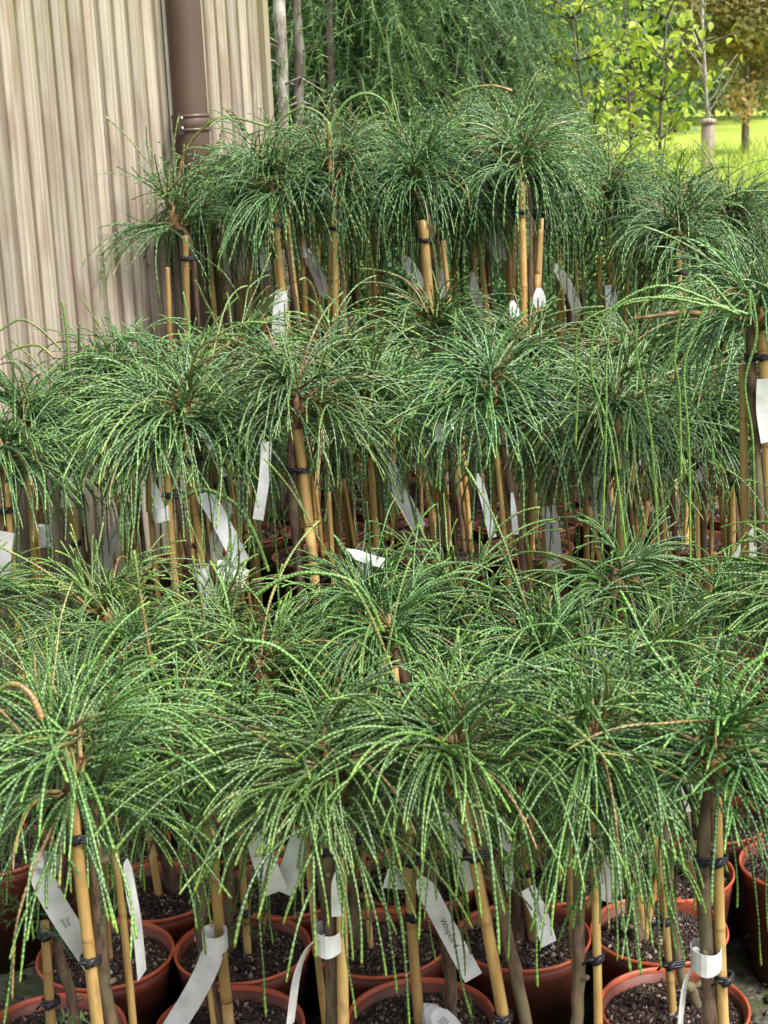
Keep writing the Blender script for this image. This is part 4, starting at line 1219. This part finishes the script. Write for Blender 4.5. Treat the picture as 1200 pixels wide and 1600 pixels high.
kinds = [(905, 44, M_wood1), (985, 47, M_wood2), (1055, 45, M_wood1), (1115, 50, M_wood1), (1210, 54, M_wood2), (1020, 50, M_wood1), (1160, 58, M_wood1), (930, 46, M_wood2), (1080, 62, M_wood2), (700, 26, M_wood1), (560, 28, M_wood1), (800, 32, M_wood2), (440, 30, M_wood1)]
desc = ['dark green woodland tree directly behind the lime-leaved tree nearest the conifers', 'lighter woodland tree seen between the two lime-leaved trees', 'dark full tree behind the bare staked tree',
        'dark tree in the wood just left of the rusty tree', 'mid green tree at the right edge beyond the rusty tree', 'far dark tree behind the lime leaves', 'far dark tree directly behind the rusty tree',
        'pale far tree at the left end of the wood', 'pale far tree above the staked tree', 'dark tree glimpsed behind the middle conifers', 'dark tree glimpsed behind the left conifers', 'mid green tree glimpsed behind the right conifers', 'dark tree glimpsed at the wall corner']
for n, (px, Y, m_) in enumerate(kinds):
    bg_tree(px, Y, 9.0, 2.2 + .02 * Y, .5, m_, desc[n], 40 + n * 3, 9000, .07 + .001 * Y, .07)
# far stand of trunks under the wood's edge: nobody could count it
r = np.random.RandomState(77); b = MB()
for k in range(260):
    x = r.uniform(-4, 45); y = r.uniform(75, 100); z0 = terrain_z(y)
    b.tube([(x, y, z0 - .2), (x + r.normal(0, .1), y, z0 + 3), (x + r.normal(0, .2), y, z0 + 9)], [.13, .11, .06], 5)
link('far_tree_trunks', b.mesh('far_tree_trunks', M_palebark), kind='stuff')
cb = MB()
r = np.random.RandomState(78); n = 26000
P = np.stack([r.uniform(-45, 70, n), r.uniform(84, 120, n), 3.2 + r.rand(n) ** .8 * 16], 1); P[:, 2] += 1.4 * np.sin(P[:, 0] * .5) + r.normal(0, .5, n)
u = r.normal(0, 1, (n, 3)); u /= np.linalg.norm(u, axis=1)[:, None]; v = np.cross(u, r.normal(0, 1, (n, 3))); v /= np.linalg.norm(v, axis=1)[:, None]
s = r.uniform(.3, .8, (n, 1)); C = np.zeros((n * 4, 4)); C[:, 1] = np.repeat(r.rand(n), 4)
cb.add(np.stack([P - u * s, P + v * s * .6, P + u * s, P - v * s * .6], 1).reshape(-1, 3), np.arange(n * 4).reshape(-1, 4), None, C)
link('far_wood', cb.mesh('far_wood', M_wood1, False), kind='stuff')

for n, a_ in enumerate(SHR): shrub(*a_, 500 + n)
# tall yellow-green meadow grass at the right, and a strip across
r = np.random.RandomState(5); b = MB()
for k in range(2600):
    px = r.uniform(1020, 1330); Y = r.uniform(8.9, 11.2); q = at(px, 300, Y)
    h = r.uniform(.7, 1.0) * 1.42; d = np.array([r.normal(0, .12), r.normal(0, .12), 1.0])
    P = branch_path((q.x, q.y, 0), d, h, 5, -0.0, r, .035); C = np.zeros((6, 4)); C[:, 1] = r.rand() * .999
    w = r.uniform(.0025, .005); sd2 = np.array([math.cos(k), math.sin(k), 0]) * w
    V = np.concatenate([np.stack([P[i] - sd2 * (1 - i / 5.5), P[i] + sd2 * (1 - i / 5.5)]) for i in range(6)])
    Fq = [(2 * i, 2 * i + 1, 2 * i + 3, 2 * i + 2) for i in range(5)]
    b.add(V, Fq, None, np.repeat(C, 2, axis=0))
    for s_ in range(5):
        i = r.randint(2, 6); p = P[min(i, 5)]; dd = np.array([r.normal(0, .5), r.normal(0, .5), 1.0]) * r.uniform(.04, .09)
        b.add([p - sd2, p + sd2, p + dd], None, [(0, 1, 2)], np.array([0, r.rand() * .999, 0, 0]))
link('tall_grass', b.mesh('tall_grass', M_hay), kind='stuff')
# boulder on the lawn
q = at(1081, 212, 24.0); b = MB(); r = random.Random(3)
V, Fq = [], []
for i in range(7):
    for j in range(10):
        ph = PI * i / 6; th = 2 * PI * j / 10; k = r.uniform(.82, 1.12)
        V.append((.20 * k * math.sin(ph) * math.cos(th), .15 * k * math.sin(ph) * math.sin(th), .13 * k * math.cos(ph)))
for i in range(6):
    for j in range(10): Fq.append((i * 10 + j, (i + 1) * 10 + j, (i + 1) * 10 + (j + 1) % 10, i * 10 + (j + 1) % 10))
b.add(V, Fq); thing('boulder', 'pale grey boulder lying on the lawn left of the staked tree', 'boulder', (q.x, q.y, terrain_z(q.y) + .1), None, b.mesh('boulder', M_stone, False))
print('plants', len(ALL), 'rows', [(bk, [sum(1 for p in ALL if p['blk'] == bk and p['row'] == rw) for rw in range(5)]) for bk in range(3)])
print('tris', sum(len(m.loop_triangles) or sum(len(p.vertices) - 2 for p in m.polygons) for m in [] ))
